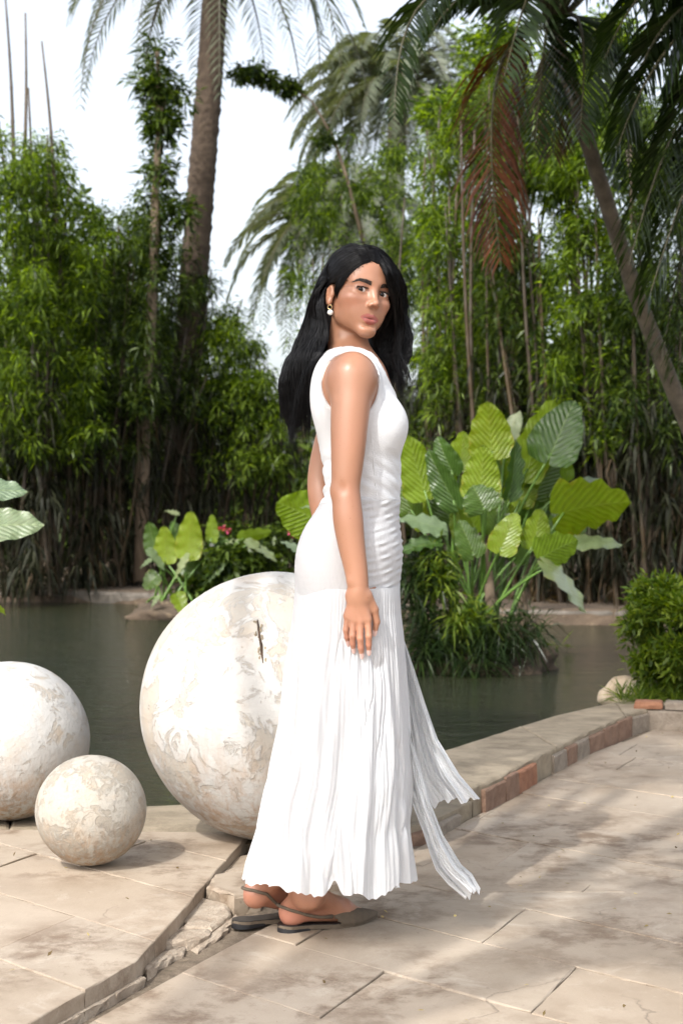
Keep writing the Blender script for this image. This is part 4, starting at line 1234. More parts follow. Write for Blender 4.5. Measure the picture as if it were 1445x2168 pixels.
def chain(pts, radii, n=48):
    """a limb: one tapered tube through several joints"""
    def cr(p):
        p = np.vstack([2 * p[0] - p[1], p, 2 * p[-1] - p[-2]]); m = len(p) - 3; out = []
        for t in np.linspace(0, m - 1e-6, n):
            i = int(t); f_ = t - i; a, b, c, d_ = p[i:i + 4]
            out.append(0.5 * ((2 * b) + (c - a) * f_ + (2 * a - 5 * b + 4 * c - d_) * f_ ** 2 + (3 * b - a - 3 * c + d_) * f_ ** 3))
        return np.array(out)
    Q = cr(np.column_stack([np.array(pts, float), np.array(radii, float)]))
    def f(P):
        best = np.full(P.shape[:-1], 9.0)
        for i in range(n - 1):
            a, b, ra, rb = Q[i, :3], Q[i + 1, :3], Q[i, 3], Q[i + 1, 3]
            lo_, hi_ = min(a[2], b[2]) - 0.07, max(a[2], b[2]) + 0.07
            zz = P[0, 0, :, 2] if P.ndim == 4 else None
            if zz is not None:
                k0, k1 = np.searchsorted(zz, lo_), np.searchsorted(zz, hi_)
                if k1 <= k0: continue
                S = P[:, :, k0:k1]
            else: S = P
            ab = b - a; t = np.clip(((S - a) @ ab) / max(1e-12, ab @ ab), 0, 1)
            d_ = np.sqrt(((S - a - t[..., None] * ab) ** 2).sum(-1)) - (ra + (rb - ra) * t)
            if zz is not None: best[:, :, k0:k1] = np.minimum(best[:, :, k0:k1], d_)
            else: best = np.minimum(best, d_)
        return best
    r_ = Q[:, 3].max()
    return f, Q[:, :3].min(0) - r_, Q[:, :3].max(0) + r_

class Field:
    def __init__(self, xs, ys, zs):
        self.x, self.y, self.z = (np.asarray(v, float) for v in (xs, ys, zs))
        self.f = np.full((len(xs), len(ys), len(zs)), 1.0, np.float32)
    def _sl(self, lo, hi, m):
        s = []
        for ax, l, h in zip((self.x, self.y, self.z), lo, hi):
            i = max(0, np.searchsorted(ax, l - m) - 1); j = min(len(ax), np.searchsorted(ax, h + m) + 1)
            s.append(slice(i, max(i, j)))
        return tuple(s)
    def pts(self, s):
        X, Y, Z = np.meshgrid(self.x[s[0]], self.y[s[1]], self.z[s[2]], indexing='ij')
        return np.stack([X, Y, Z], -1)
    def op(self, prim, k=0.01, mode='u'):
        fn, lo, hi = prim
        s = self._sl(lo, hi, max(k, 0.004) * 1.5 + 0.012)
        if any(q.stop <= q.start for q in s): return
        d = fn(self.pts(s)).astype(np.float32); g = self.f[s]
        if mode == 'u':
            h = np.clip(0.5 + 0.5 * (g - d) / k, 0, 1); self.f[s] = g * (1 - h) + d * h - k * h * (1 - h)
        else:
            h = np.clip(0.5 - 0.5 * (g + d) / k, 0, 1); self.f[s] = g * (1 - h) - d * h + k * h * (1 - h)
    def mesh(self):
        f = self.f; neg = f < 0
        nx, ny, nz = f.shape
        c = neg[:-1, :-1, :-1].astype(np.int8)
        cnt = np.zeros((nx - 1, ny - 1, nz - 1), np.int8)
        for i in (0, 1):
            for j in (0, 1):
                for k in (0, 1):
                    cnt += neg[i:nx - 1 + i, j:ny - 1 + j, k:nz - 1 + k]
        cells = np.argwhere((cnt > 0) & (cnt < 8))
        idx = np.full(cnt.shape, -1, np.int32); idx[tuple(cells.T)] = np.arange(len(cells))
        acc = np.zeros((len(cells), 3)); num = np.zeros(len(cells))
        corners = [(i, j, k) for i in (0, 1) for j in (0, 1) for k in (0, 1)]
        vals = {c_: f[cells[:, 0] + c_[0], cells[:, 1] + c_[1], cells[:, 2] + c_[2]].astype(float) for c_ in corners}
        for a in corners:
            for ax in range(3):
                if a[ax]: continue
                b = list(a); b[ax] = 1; b = tuple(b)
                va, vb = vals[a], vals[b]; m = (va < 0) != (vb < 0)
                t = np.where(m, va / np.where(np.abs(va - vb) < 1e-12, 1, va - vb), 0)
                p = np.tile(np.array(a, float), (len(cells), 1)); p[:, ax] = t
                acc[m] += p[m]; num[m] += 1
        loc = acc / num[:, None] + cells
        V = np.stack([np.interp(loc[:, i], np.arange(len(ax)), ax) for i, ax in enumerate((self.x, self.y, self.z))], 1)
        Fs = []
        for ax in range(3):
            o1, o2 = (ax + 1) % 3, (ax + 2) % 3
            sl0 = [slice(None)] * 3; sl1 = [slice(None)] * 3; sl0[ax] = slice(0, -1); sl1[ax] = slice(1, None)
            e = np.argwhere(neg[tuple(sl0)] != neg[tuple(sl1)])
            e = e[(e[:, o1] > 0) & (e[:, o2] > 0) & (e[:, o1] < f.shape[o1] - 1) & (e[:, o2] < f.shape[o2] - 1)]
            q = []
            for d1, d2 in ((1, 1), (0, 1), (0, 0), (1, 0)):
                c_ = e.copy(); c_[:, o1] -= d1; c_[:, o2] -= d2
                q.append(idx[tuple(c_.T)])
            q = np.stack(q, 1)
            s = neg[tuple(e.T)]
            q[~s] = q[~s][:, ::-1]
            Fs.append(q)
        return V, np.concatenate(Fs).astype(np.int32)

def relax(V, F, it=2, lam=0.5):
    for _ in range(it):
        s = np.zeros_like(V); n = np.zeros(len(V))
        for a, b in ((0, 1), (1, 2), (2, 3), (3, 0)):
            np.add.at(s, F[:, a], V[F[:, b]]); np.add.at(n, F[:, a], 1)
            np.add.at(s, F[:, b], V[F[:, a]]); np.add.at(n, F[:, b], 1)
        V = V * (1 - lam) + lam * s / np.maximum(n, 1)[:, None]
    return V

def axis(*segs):
    """rectilinear axis with several spacings: (start, stop, step), ..."""
    out = []
    for a, b, h in segs: out += list(np.arange(a, b - 1e-6, h))
    out.append(segs[-1][1])
    return out

ORIGIN = Vector((-0.04, 4.0, 0.0))          # between the feet
def T(px, py, dy=0.0):
    return np.array(at(px, py, 4.0 + dy) - ORIGIN)

# ---- head frame: turned three quarters to the camera, tipped a little
YAW, ROLL, PITCH = R(30), R(8.5), R(-2)
f0 = np.array([math.sin(YAW), -math.cos(YAW), 0.0]); e0 = np.array([math.cos(YAW), math.sin(YAW), 0.0]); u0 = np.array([0, 0, 1.0])
f1 = f0 * math.cos(PITCH) + u0 * math.sin(PITCH); u1 = np.cross(e0, f1); u1 /= np.linalg.norm(u1)
if u1[2] < 0: u1 = -u1
e1 = e0 * math.cos(ROLL) - u1 * math.sin(ROLL); u2 = u1 * math.cos(ROLL) + e0 * math.sin(ROLL)
HM = np.stack([e1, f1, u2], 1)              # columns: right in picture, forward, up
HC = T(755, 622.5, 0.0)
def H(a, b, c): return HC + HM @ np.array([a, b, c])
def to_head(P): return (P - HC) @ HM
def hell(c, r): return ell(H(*c), r, HM)
def hcone(a, b, ra, rb): return cone(H(*a), H(*b), ra, rb)

def head_ops():
    ops = []
    u = lambda p, k=0.02: ops.append((p, k, 'u'))
    s = lambda p, k=0.01: ops.append((p, k, 's'))
    u(hell((0, -0.012, 0.034), (0.072, 0.094, 0.080)))
    u(hell((0, 0.034, 0.040), (0.060, 0.052, 0.056)), 0.03)
    u(hell((0, 0.028, -0.030), (0.0545, 0.060, 0.074)), 0.03)
    for g in (-1, 1):
        u(hcone((g * 0.050, -0.006, -0.040), (g * 0.0415, 0.014, -0.070), 0.012, 0.012), 0.02)
        u(hcone((g * 0.0415, 0.014, -0.070), (g * 0.010, 0.074, -0.100), 0.012, 0.012), 0.02)
        u(hell((g * 0.044, 0.050, -0.024), (0.021, 0.026, 0.016)), 0.026)
        u(hcone((g * 0.012, 0.078, 0.018), (g * 0.046, 0.064, 0.020), 0.009, 0.009), 0.020)
    u(hell((0, 0.0755, -0.0985), (0.0165, 0.016, 0.0135)), 0.024)
    u(hell((0, 0.064, -0.067), (0.036, 0.0195, 0.027)), 0.02)
    for g in (-1, 1): u(hell((g * 0.034, 0.042, -0.052), (0.017, 0.026, 0.027)), 0.03)   # cheeks              # muzzle
    for g in (-1, 1):
        s(hell((g * 0.032, 0.098, -0.001), (0.021, 0.020, 0.0135)), 0.016)  # sockets
    u(hcone((0, 0.081, 0.010), (0, 0.098, -0.026), 0.0062, 0.0072), 0.014)  # nose
    u(hell((0, 0.103, -0.0335), (0.0086, 0.0092, 0.0076)), 0.009)
    for g in (-1, 1):
        u(hell((g * 0.0108, 0.0935, -0.0380), (0.0058, 0.0090, 0.0062)), 0.006)
        s(hell((g * 0.0060, 0.1020, -0.0430), (0.0030, 0.0045, 0.0028)), 0.003)
        # lids: a shell round the eyeball with an almond opening
        u(hell((g * 0.0315, 0.0685, -0.0015), (0.0180, 0.0156, 0.0140)), 0.008)
    # lips
    for g in (-1, 1):
        u(hcone((g * 0.004, 0.0835, -0.0650), (g * 0.0245, 0.0725, -0.0708), 0.0044, 0.0016), 0.004)
    u(hcone((-0.009, 0.0815, -0.0775), (0.009, 0.0815, -0.0775), 0.0060, 0.0060), 0.006)
    u(hcone((0.008, 0.0812, -0.0768), (0.0245, 0.0725, -0.0715), 0.0054, 0.0016), 0.005)
    u(hcone((-0.008, 0.0812, -0.0768), (-0.0245, 0.0725, -0.0715), 0.0054, 0.0016), 0.005)
    s(hell((0, 0.0940, -0.0712), (0.0200, 0.0095, 0.0020)), 0.003)          # line of the mouth
    s(hell((0, 0.0875, -0.0885), (0.018, 0.005, 0.003)), 0.012)              # under the lower lip
    s(hell((0, 0.0955, -0.0550), (0.003, 0.006, 0.007)), 0.006)            # philtrum
    for g in (-1, 1):
        s(hell((g * 0.0315, 0.0880, -0.0025), (0.0172, 0.0130, 0.0060)), 0.0012)
        # ears
        u(hell((g * 0.0745, -0.006, -0.017), (0.0080, 0.0175, 0.0300)), 0.006)
        s(hell((g * 0.0835, -0.004, -0.014), (0.0075, 0.0095, 0.0175)), 0.005)
        u(hell((g * 0.0775, 0.003, -0.037), (0.0058, 0.0085, 0.0095)), 0.005)
        u(hell((g * 0.0740, 0.009, -0.017), (0.0045, 0.0045, 0.0070)), 0.004)
    return ops

def eval_ops(P, ops):
    g = np.full(P.shape[:-1], 1.0)
    for (fn, lo, hi), k, mode in ops:
        d = fn(P)
        if mode == 'u':
            h = np.clip(0.5 + 0.5 * (g - d) / k, 0, 1); g = g * (1 - h) + d * h - k * h * (1 - h)
        else:
            h = np.clip(0.5 - 0.5 * (g + d) / k, 0, 1); g = g * (1 - h) - d * h + k * h * (1 - h)
    return g

def torso_ops(inf=0.0):
    ops = []
    def u(p, k=0.05): ops.append((p, k, 'u'))
    r = lambda *v: tuple(x + inf for x in v)
    u(ell(T(752, 862), r(0.098, 0.138, 0.150)))
    for s_ in (-1, 1):
        u(cone(T(748, 798, s_ * 0.03), T(750, 800, s_ * 0.135), 0.062 + inf, 0.047 + inf), 0.04)
        u(cone(T(722, 770, s_ * 0.035), T(742, 796, s_ * 0.125), 0.031 + inf, 0.032 + inf), 0.04)
        u(ell(T(806, 898, s_ * 0.072), r(0.062, 0.062, 0.066)), 0.035)
        u(ell(T(700, 835, s_ * 0.07), r(0.045, 0.065, 0.09)), 0.04)
    u(ell(T(766, 965), r(0.088, 0.124, 0.14)), 0.06)
    u(ell(T(769, 1045), r(0.084, 0.118, 0.11)), 0.05)
    u(ell(T(745, 1160), r(0.120, 0.158, 0.125)), 0.05)
    for s_ in (-1, 1):
        u(ell(T(700, 1200, s_ * 0.068), r(0.076, 0.084, 0.100)), 0.05)
    u(ell(T(737, 1262), r(0.120, 0.158, 0.16)), 0.05)
    return ops

# near hand, spread from the photograph
HD = -0.215
def hand_ops():
    ops = []
    u = lambda p, k=0.006: ops.append((p, k, 'u'))
    W0 = T(757, 1246, HD)
    mcp = {'p': T(735, 1304, HD + 0.004), 'r': T(747, 1311, HD - 0.002), 'm': T(762, 1314, HD - 0.004), 'i': T(778, 1311, HD - 0.002)}
    pip = {'p': T(731.5, 1334, HD + 0.002), 'r': T(745.5, 1346, HD - 0.006), 'm': T(762, 1352, HD - 0.008), 'i': T(780, 1347, HD - 0.006)}
    dip = {'p': T(733.5, 1349, HD + 0.006), 'r': T(746, 1363, HD), 'm': T(763.5, 1371, HD - 0.003), 'i': T(780, 1365, HD)}
    tip = {'p': T(735.5, 1359, HD + 0.011), 'r': T(747.5, 1374, HD + 0.006), 'm': T(765, 1385, HD + 0.003), 'i': T(780.5, 1378, HD + 0.006)}
    rad = {'p': 0.0068, 'r': 0.0077, 'm': 0.0081, 'i': 0.0080}
    for q in 'prmi':
        u(cone(W0 + (mcp[q] - W0) * 0.12, mcp[q], 0.0125, 0.0105), 0.014)
    for q in 'prmi':
        r_ = rad[q]
        u(cone(mcp[q], pip[q], r_ * 1.12, r_), 0.004); u(cone(pip[q], dip[q], r_ * 1.04, r_ * 0.92), 0.003); u(cone(dip[q], tip[q], r_ * 0.93, r_ * 0.74), 0.003)
    # thumb leaves the side of the palm near its base
    t0, t1, t2, t3 = T(776, 1262, HD + 0.004), T(791, 1290, HD + 0.012), T(796.5, 1316, HD + 0.018), T(793, 1337, HD + 0.022)
    u(cone(t0, t1, 0.014, 0.0115), 0.012); u(cone(t1, t2, 0.0105, 0.0088), 0.004); u(cone(t2, t3, 0.0090, 0.0066), 0.003)
    u(ell(T(757, 1262, HD), (0.030, 0.015, 0.022)), 0.012)
    return ops, {q: (dip[q], tip[q], rad[q]) for q in 'prmi'}, (t2, t3, 0.0085)
HAND_OPS, TIPS, THUMB = hand_ops()

def limbs_ops():
    ops = []
    u = lambda p, k=0.025: ops.append((p, k, 'u'))
    u(ell(T(745, 802, -0.146), (0.056, 0.050, 0.064)), 0.03)
    ARM = [(743, 800, -0.155, 0.0515), (742, 850, -0.166, 0.0505), (739, 900, -0.175, 0.0475), (736.5, 950, -0.183, 0.0435), (733.5, 1000, -0.189, 0.0388), (732, 1030, -0.192, 0.0358),
           (733.5, 1060, -0.195, 0.0362), (736.5, 1100, -0.199, 0.0380), (743, 1150, -0.204, 0.0345), (752, 1200, -0.209, 0.0300), (757.5, 1243, -0.213, 0.0262), (757, 1262, -0.214, 0.021)]
    u(chain([T(*q[:3]) for q in ARM], [q[3] * 0.965 for q in ARM]), 0.022)
    u(ell(T(743, 1231, -0.224), (0.008, 0.008, 0.010)), 0.012)                  # wrist bone
    ops.append((ell(T(724, 1034, -0.236), (0.007, 0.010, 0.011)), 0.016, 's'))  # elbow dimple
    u(ell(T(712, 1040, -0.190), (0.012, 0.018, 0.016)), 0.02)                   # point of the elbow
    b0, b1, b2, b3, b4 = T(752, 800, 0.158), T(712, 900, 0.19), T(681, 1000, 0.19), T(686, 1075, 0.17), T(712, 1190, 0.14)
    u(chain([b0, b1, b2, b3, b4], [0.05, 0.046, 0.037, 0.038, 0.027], 30), 0.03)
    u(ell(T(722, 1235, 0.13), (0.03, 0.018, 0.05)), 0.02)                     # far hand, hidden behind the hip
    for j in range(4):
        u(cone(T(706 + j * 11, 1265, 0.13), T(708 + j * 10, 1330 + (8 if j in (1, 2) else -6), 0.135), 0.009, 0.0065), 0.005)
    # neck
    u(cone(H(0.0, -0.030, -0.075), T(739, 765, 0.0), 0.050, 0.053), 0.03)
    u(cone(H(-0.030, -0.018, -0.062), T(760, 772, -0.02), 0.016, 0.014), 0.018)  # the neck muscle that shows when the head is turned
    # legs under the skirt
    for hip, knee, calf, ank in ((T(740, 1260, -0.075), T(715, 1560, -0.08), T(690, 1700, -0.07), T(650, 1893, -0.06)), (T(735, 1260, 0.075), T(680, 1560, 0.07), T(630, 1690, 0.04), T(572, 1850, 0.0))):
        u(cone(hip, knee, 0.082, 0.054), 0.04); u(cone(knee, calf, 0.054, 0.050), 0.03); u(cone(calf, ank, 0.050, 0.031), 0.03)
    return ops

# feet: heel, ball and toe points on the ground
def G3(px, py, z=0.0): return np.array(on_ground(px, py, z) - ORIGIN)
NH, NT_ = G3(617, 1972, 0.0), G3(772, 1949, 0.0)            # near foot: heel centre, toe
FH, FT = G3(520, 1962, 0.0), G3(680, 1936, 0.0)             # far shoe
def foot_ops(heel, toe, ankle, lift, hpos=None):
    ops = []
    u = lambda p, k=0.02: ops.append((p, k, 'u'))
    d = toe - heel; L = np.linalg.norm(d); d /= L; s = np.array([-d[1], d[0], 0]); z = np.array([0, 0, 1.0])
    hl = heel + z * (0.040 + lift) if hpos is None else hpos
    ball = heel + d * L * 0.70 + z * 0.032
    u(ell(hl + z * 0.006, (0.030, 0.028, 0.032)))
    u(cone(hl + z * 0.010, ball + z * 0.005, 0.025, 0.025))
    u(cone(hl + d * 0.02 + z * 0.012 + s * 0.006, ball + s * 0.013, 0.017, 0.016)); u(cone(hl + d * 0.02 + z * 0.012 - s * 0.006, ball - s * 0.013, 0.017, 0.016))
    u(cone(ankle, hl + d * 0.028 + z * 0.03, 0.033, 0.030), 0.025)
    u(cone(ankle + d * 0.012, ball - d * 0.015 + z * 0.018, 0.028, 0.019), 0.03)
    u(cone(ball, heel + d * L * 0.92 + z * 0.026, 0.023, 0.012))
    for g in (-1, 1): u(ell(ankle + s * g * 0.030 + z * -0.012 + d * 0.004, (0.011, 0.011, 0.013)), 0.015)
    u(cone(ankle - d * 0.022 + z * 0.03, hl - d * 0.010 + z * 0.02, 0.010, 0.014), 0.02)
    return ops

ANK_N, ANK_F = T(650, 1893, -0.06), T(572, 1850, 0.0)
FOOT_N = foot_ops(NH, NT_, ANK_N, 0.0)
FAR_HEEL = T(540, 1901, 0.0)
FOOT_F = foot_ops(FH, FT, ANK_F, 0.050, FAR_HEEL)

person = empty('person', ORIGIN)
tag(person, 'person in a white tank top and long crinkled white skirt, looking over the shoulder', 'person')

def m_skin():
    w = NT('skin')
    c = w.attr('skin')
    v = w.coord('Object')
    n = w.noise(v, 55.0, 4, 0.6); n2 = w.noise(v, 9.0, 4, 0.6)
    c = w.mix(w.math('MULTIPLY', w.ramp(n2, [(0.35, 0.0), (0.7, 1.0)]), 0.16), c, (0.42, 0.17, 0.11))
    c = w.mix(w.math('MULTIPLY', w.ramp(n, [(0.6, 0.0), (0.75, 1.0)]), 0.10), c, (0.30, 0.14, 0.08))
    w.color(c)
    w.l(w.ramp(w.noise(v, 30.0, 3), [(0.3, 0.30), (0.7, 0.46)]), w.b.inputs['Roughness'])
    fr = w.ramp(w.noise(v, 160.0, 2, 0.5), [(0.70, 0.0), (0.74, 1.0)])
    c = w.mix(w.math('MULTIPLY', fr, 0.35), c, (0.20, 0.08, 0.045)); w.color(c)
    w.b.inputs['Subsurface Weight'].default_value = 0.10
    w.b.inputs['Subsurface Radius'].default_value = (0.012, 0.005, 0.003)
    w.b.inputs['Subsurface Scale'].default_value = 0.6
    w.bump(w.noise(v, 420.0, 3, 0.6), 0.10, 0.0015)
    return w.m
MAT_SKIN = m_skin()

HOPS = head_ops(); LOPS = limbs_ops(); TOPS = torso_ops(0.0)
fld = Field(axis((-0.21, 0.05, 0.0030), (0.05, 0.17, 0.0021), (0.17, 0.235, 0.006)), axis((-0.255, -0.13, 0.0024), (-0.13, -0.04, 0.0026), (-0.04, 0.255, 0.0048)),
            axis((0.0, 0.18, 0.0034), (0.18, 0.66, 0.009), (0.66, 0.90, 0.0024), (0.90, 1.46, 0.0052), (1.46, 1.78, 0.0021)))
for p, k, m in TOPS: fld.op(p, k, m)
for p, k, m in LOPS: fld.op(p, k, m)
for p, k, m in FOOT_F: fld.op(p, k, m)
for p, k, m in FOOT_N: fld.op(p, k, m)
# the hand is blended on its own, then joined to the wrist
for p, k, m in HAND_OPS: fld.op(p, k, m)
hf = Field(fld.x, fld.y, fld.z[fld.z > 1.46])
for p, k, m in HOPS: hf.op(p, k, m)
z0i = len(fld.z) - len(hf.z)
g = fld.f[:, :, z0i:]; d = hf.f; k = 0.012
h = np.clip(0.5 + 0.5 * (g - d) / k, 0, 1); fld.f[:, :, z0i:] = g * (1 - h) + d * h - k * h * (1 - h)
V, F = fld.mesh()
V0 = V.copy(); V = relax(V, F, 1, 0.35); V1 = relax(V, F, 3, 0.5)
arm_ = (V[:, 2] > 0.88) & (V[:, 2] < 1.46); V[arm_] = V1[arm_]

# ---- skin colour of the person: flushed joints, lips, lids
hl = to_head(V)
base = np.tile(np.array([0.36, 0.180, 0.108]), (len(V), 1))
def tintc(mask, col, amt):
    m = np.clip(mask, 0, 1)[:, None] * amt
    base[:] = base * (1 - m) + np.array(col) * m
gauss = lambda P, c, r: np.exp(-(((P - np.array(c)) / np.array(r)) ** 2).sum(-1))
headz = V[:, 2] > 1.44
tintc(headz * (gauss(hl, (0.048, 0.055, -0.034), (0.026, 0.05, 0.018)) + gauss(hl, (-0.048, 0.055, -0.034), (0.026, 0.05, 0.018))), (0.42, 0.15, 0.10), 0.35)
tintc(headz * (gauss(hl, (-0.0315, 0.08, 0.009), (0.020, 0.03, 0.008)) + gauss(hl, (0.0315, 0.08, 0.009), (0.020, 0.03, 0.008))), (0.30, 0.12, 0.08), 0.5)
tintc(headz * gauss(hl, (0, 0.10, -0.038), (0.012, 0.02, 0.010)), (0.42, 0.18, 0.12), 0.4)
# lips follow a cupid's bow outline
xl = hl[:, 0]; zl = hl[:, 2]
upper = -0.0595 - 0.0012 * np.exp(-(xl / 0.003) ** 2) - 16.0 * np.maximum(0, np.abs(xl) - 0.004) ** 2 * 1.2
lower = -0.0858 + 22.0 * xl ** 2
lipm = headz & (hl[:, 1] > 0.07) & (np.abs(xl) < 0.0255) & (zl < upper) & (zl > lower)
tintc(lipm.astype(float), (0.31, 0.085, 0.075), 0.95)
tintc(headz * (hl[:, 1] > 0.06) * (np.abs(xl) < 0.0205) * np.exp(-((zl + 0.0712 - 2.0 * xl ** 2) / 0.0014) ** 2), (0.10, 0.025, 0.022), 0.85)  # shade of the crease between the lips, put into the skin colour
eye_rim = np.zeros(len(V))
for g_ in (-1, 1):
    q = (hl - np.array([g_ * 0.0315, 0.08, -0.0015])) / np.array([0.0160, 0.03, 0.0068])
    rr = np.sqrt(q[:, 0] ** 2 + q[:, 2] ** 2)
    eye_rim += np.exp(-((rr - 1.0) / 0.16) ** 2) * (q[:, 2] > -0.5) * (hl[:, 1] > 0.05)
tintc(headz * eye_rim, (0.08, 0.035, 0.025), 0.75)
# hands: knuckles; heels and soles
for q in 'prmi':
    for c_ in (TIPS[q][0],): tintc(gauss(V, c_, (0.010, 0.02, 0.007)), (0.44, 0.17, 0.12), 0.6)
tintc(((V[:, 2] > 0.66) & (V[:, 2] < 0.86) & (V[:, 1] < -0.16)).astype(float) * np.clip((0.86 - V[:, 2]) / 0.1, 0, 1), (0.44, 0.20, 0.13), 0.5)
for c_ in (NH + np.array([0, 0, 0.04]), FH + np.array([0, 0, 0.09])): tintc(gauss(V, c_, (0.06, 0.06, 0.035)), (0.52, 0.20, 0.15), 0.8)
tintc((V[:, 2] < 0.16).astype(float), (0.46, 0.21, 0.14), 0.4)
me = mesh_data('body', V, F, MAT_SKIN)
color_attr(me, 'skin', base)
body = link('body', me, person)

# ------------------------------------------------------------------ eyes, brows, lashes, teeth, nails
def m_eye():
    w = NT('eye')
    c = w.attr('eyec'); w.color(c); w.set(Roughness=0.12)
    w.b.inputs['Specular IOR Level'].default_value = 0.35
    return w.m
MAT_EYE = m_eye()
MAT_BROW = simple_material('brow_hair', (0.012, 0.008, 0.006), 0.6, 0.2, 20, 0)
MAT_NAIL = simple_material('nail', (0.66, 0.46, 0.42), 0.15, 0.08, 60, 0)
def sphere_pts(n_u=48, n_v=32):
    V_ = []
    for j in range(n_v + 1):
        th = math.pi * j / n_v
        for i in range(n_u):
            ph = 2 * math.pi * i / n_u
            V_.append((math.sin(th) * math.cos(ph), math.cos(th), math.sin(th) * math.sin(ph)))   # pole = +Y (gaze)
    return np.array(V_), grid_faces(n_u, n_v + 1, True)
SV, SF = sphere_pts()
cam_l = np.array(Vector((0, 0, CAM_H)) - ORIGIN)
for g_ in (-1, 1):
    c_ = H(g_ * 0.0315, 0.0690, -0.0015)
    gz = cam_l - c_; gz = gz / np.linalg.norm(gz); gz = gz * 0.85 + f1 * 0.15; gz /= np.linalg.norm(gz)
    xx = np.cross(gz, u2); xx /= np.linalg.norm(xx); zz = np.cross(xx, gz)
    M_ = np.stack([xx, gz, zz], 1)
    ang = np.arccos(np.clip(SV[:, 1], -1, 1))
    r_ = 0.0134 * (1 + 0.035 * np.exp(-(ang / 0.40) ** 4))
    ev = (SV * r_[:, None]) @ M_.T + c_
    me = mesh_data('eye', ev, SF[:, ::-1], MAT_EYE)
    col = np.tile(np.array([0.72, 0.68, 0.65]), (len(ev), 1))
    col[ang < 0.52] = (0.024, 0.011, 0.007); col[(ang > 0.42) & (ang < 0.53)] = (0.012, 0.007, 0.006); col[ang < 0.24] = (0.003, 0.003, 0.003)
    color_attr(me, 'eyec', col)
    link('eye', me, person)

def face_hit(a, c, b0=0.135):
    """first point of the face met going backwards at head coordinates (a, c)"""
    bs = np.linspace(b0, 0.0, 270)
    P = np.array([H(a, b, c) for b in bs]); v = eval_ops(P, HOPS)
    i = int(np.argmax(v < 0)); return P[i]
def hair_bits(name, roots, mat):
    """short tapered hairs: (root, tip, width) -> one mesh"""
    V_, F_ = [], []
    for a, b, w_ in roots:
        d_ = b - a; s_ = np.cross(d_, f1); s_ = s_ / max(1e-9, np.linalg.norm(s_)) * w_ * 0.5; up_ = f1 * w_ * 0.4; k_ = len(V_)
        m_ = (a + b) / 2
        V_ += [a - s_, a + s_, a + up_, m_ - s_ * 0.8, m_ + s_ * 0.8, m_ + up_, b]
        F_ += [(k_, k_ + 2, k_ + 5, k_ + 3), (k_ + 2, k_ + 1, k_ + 4, k_ + 5), (k_ + 3, k_ + 5, k_ + 6), (k_ + 5, k_ + 4, k_ + 6)]
    return obj(name, V_, F_, mat, person)
random.seed(3)
for g_ in (-1, 1):
    # brow: thick, straight, lightly arched; g=-1 is the near brow in the picture
    rows = []
    for i in range(700):
        t = random.random()
        a_ = g_ * (0.0125 + 0.042 * t)
        mid = 0.0140 + 0.0062 * math.sin(min(1, t / 0.72) * math.pi * 0.5) - (0.0085 * max(0, (t - 0.66) / 0.34) ** 1.5)
        th = 0.0042 * (1 - max(0, (t - 0.5) / 0.5) ** 1.3 * 0.8)
        c_ = mid + random.uniform(-th, th)
        p_ = face_hit(a_, c_)
        q_ = face_hit(a_ + g_ * random.uniform(0.003, 0.006), c_ + (0.0035 if t < 0.35 else 0.0008) * random.uniform(0.3, 1.2) - 0.001 * (t > 0.7))
        rows.append((p_ - f1 * 0.0004, q_ + f1 * 0.0007, 0.0010))
    hair_bits('eyebrow', rows, MAT_BROW)
    rows = []
    for i in range(44):
        t = i / 43; an = math.pi * (0.02 + 0.96 * t)
        a_ = g_ * 0.0315 - math.cos(an) * 0.0155; c_ = -0.0025 + math.sin(an) * 0.0046
        p_ = H(a_, 0.0815 - 0.004 * abs(math.cos(an)) ** 2, c_)
        out = H(a_ - math.cos(an) * 0.004 * g_ * g_, 0.0875 - 0.003 * abs(math.cos(an)) ** 2, c_ + 0.0032 + 0.0018 * random.random())
        rows.append((p_, out, 0.0016))
    for i in range(26):
        t = i / 25; an = math.pi * (0.1 + 0.8 * t)
        a_ = g_ * 0.0315 - math.cos(an) * 0.0135; c_ = -0.0025 - math.sin(an) * 0.0050
        p_ = H(a_, 0.0800 - 0.003 * abs(math.cos(an)), c_); rows.append((p_, H(a_ * 1.0 - math.cos(an) * 0.002, 0.0830, c_ - 0.0028), 0.0006))
    hair_bits('eyelashes', rows, MAT_BROW)
# finger nails
for q in list('prmi') + ['t']:
    a_, b_, r_ = TIPS[q] if q != 't' else THUMB
    d_ = (b_ - a_); L_ = np.linalg.norm(d_); d_ = d_ / L_
    nrm = np.array([0.0, -1.0, 0.0]); nrm -= d_ * (nrm @ d_); nrm /= np.linalg.norm(nrm); s_ = np.cross(d_, nrm)
    V_, nu, nv = [], 5, 6
    for j in range(nv):
        t = j / (nv - 1); y_ = b_ - d_ * 0.004 + d_ * (0.0155 * t); w_ = r_ * 0.66 * (1 - max(0, t - 0.55) ** 2 * 3.0)
        for i in range(nu):
            u_ = (i / (nu - 1) - 0.5) * 2
            V_.append(y_ + s_ * u_ * w_ + nrm * (r_ * 0.80 * math.sqrt(max(0.05, 1 - (u_ * 0.72) ** 2)) - 0.0012 * t))
    o = obj('fingernail', np.array(V_), grid_faces(nu, nv), MAT_NAIL, person)

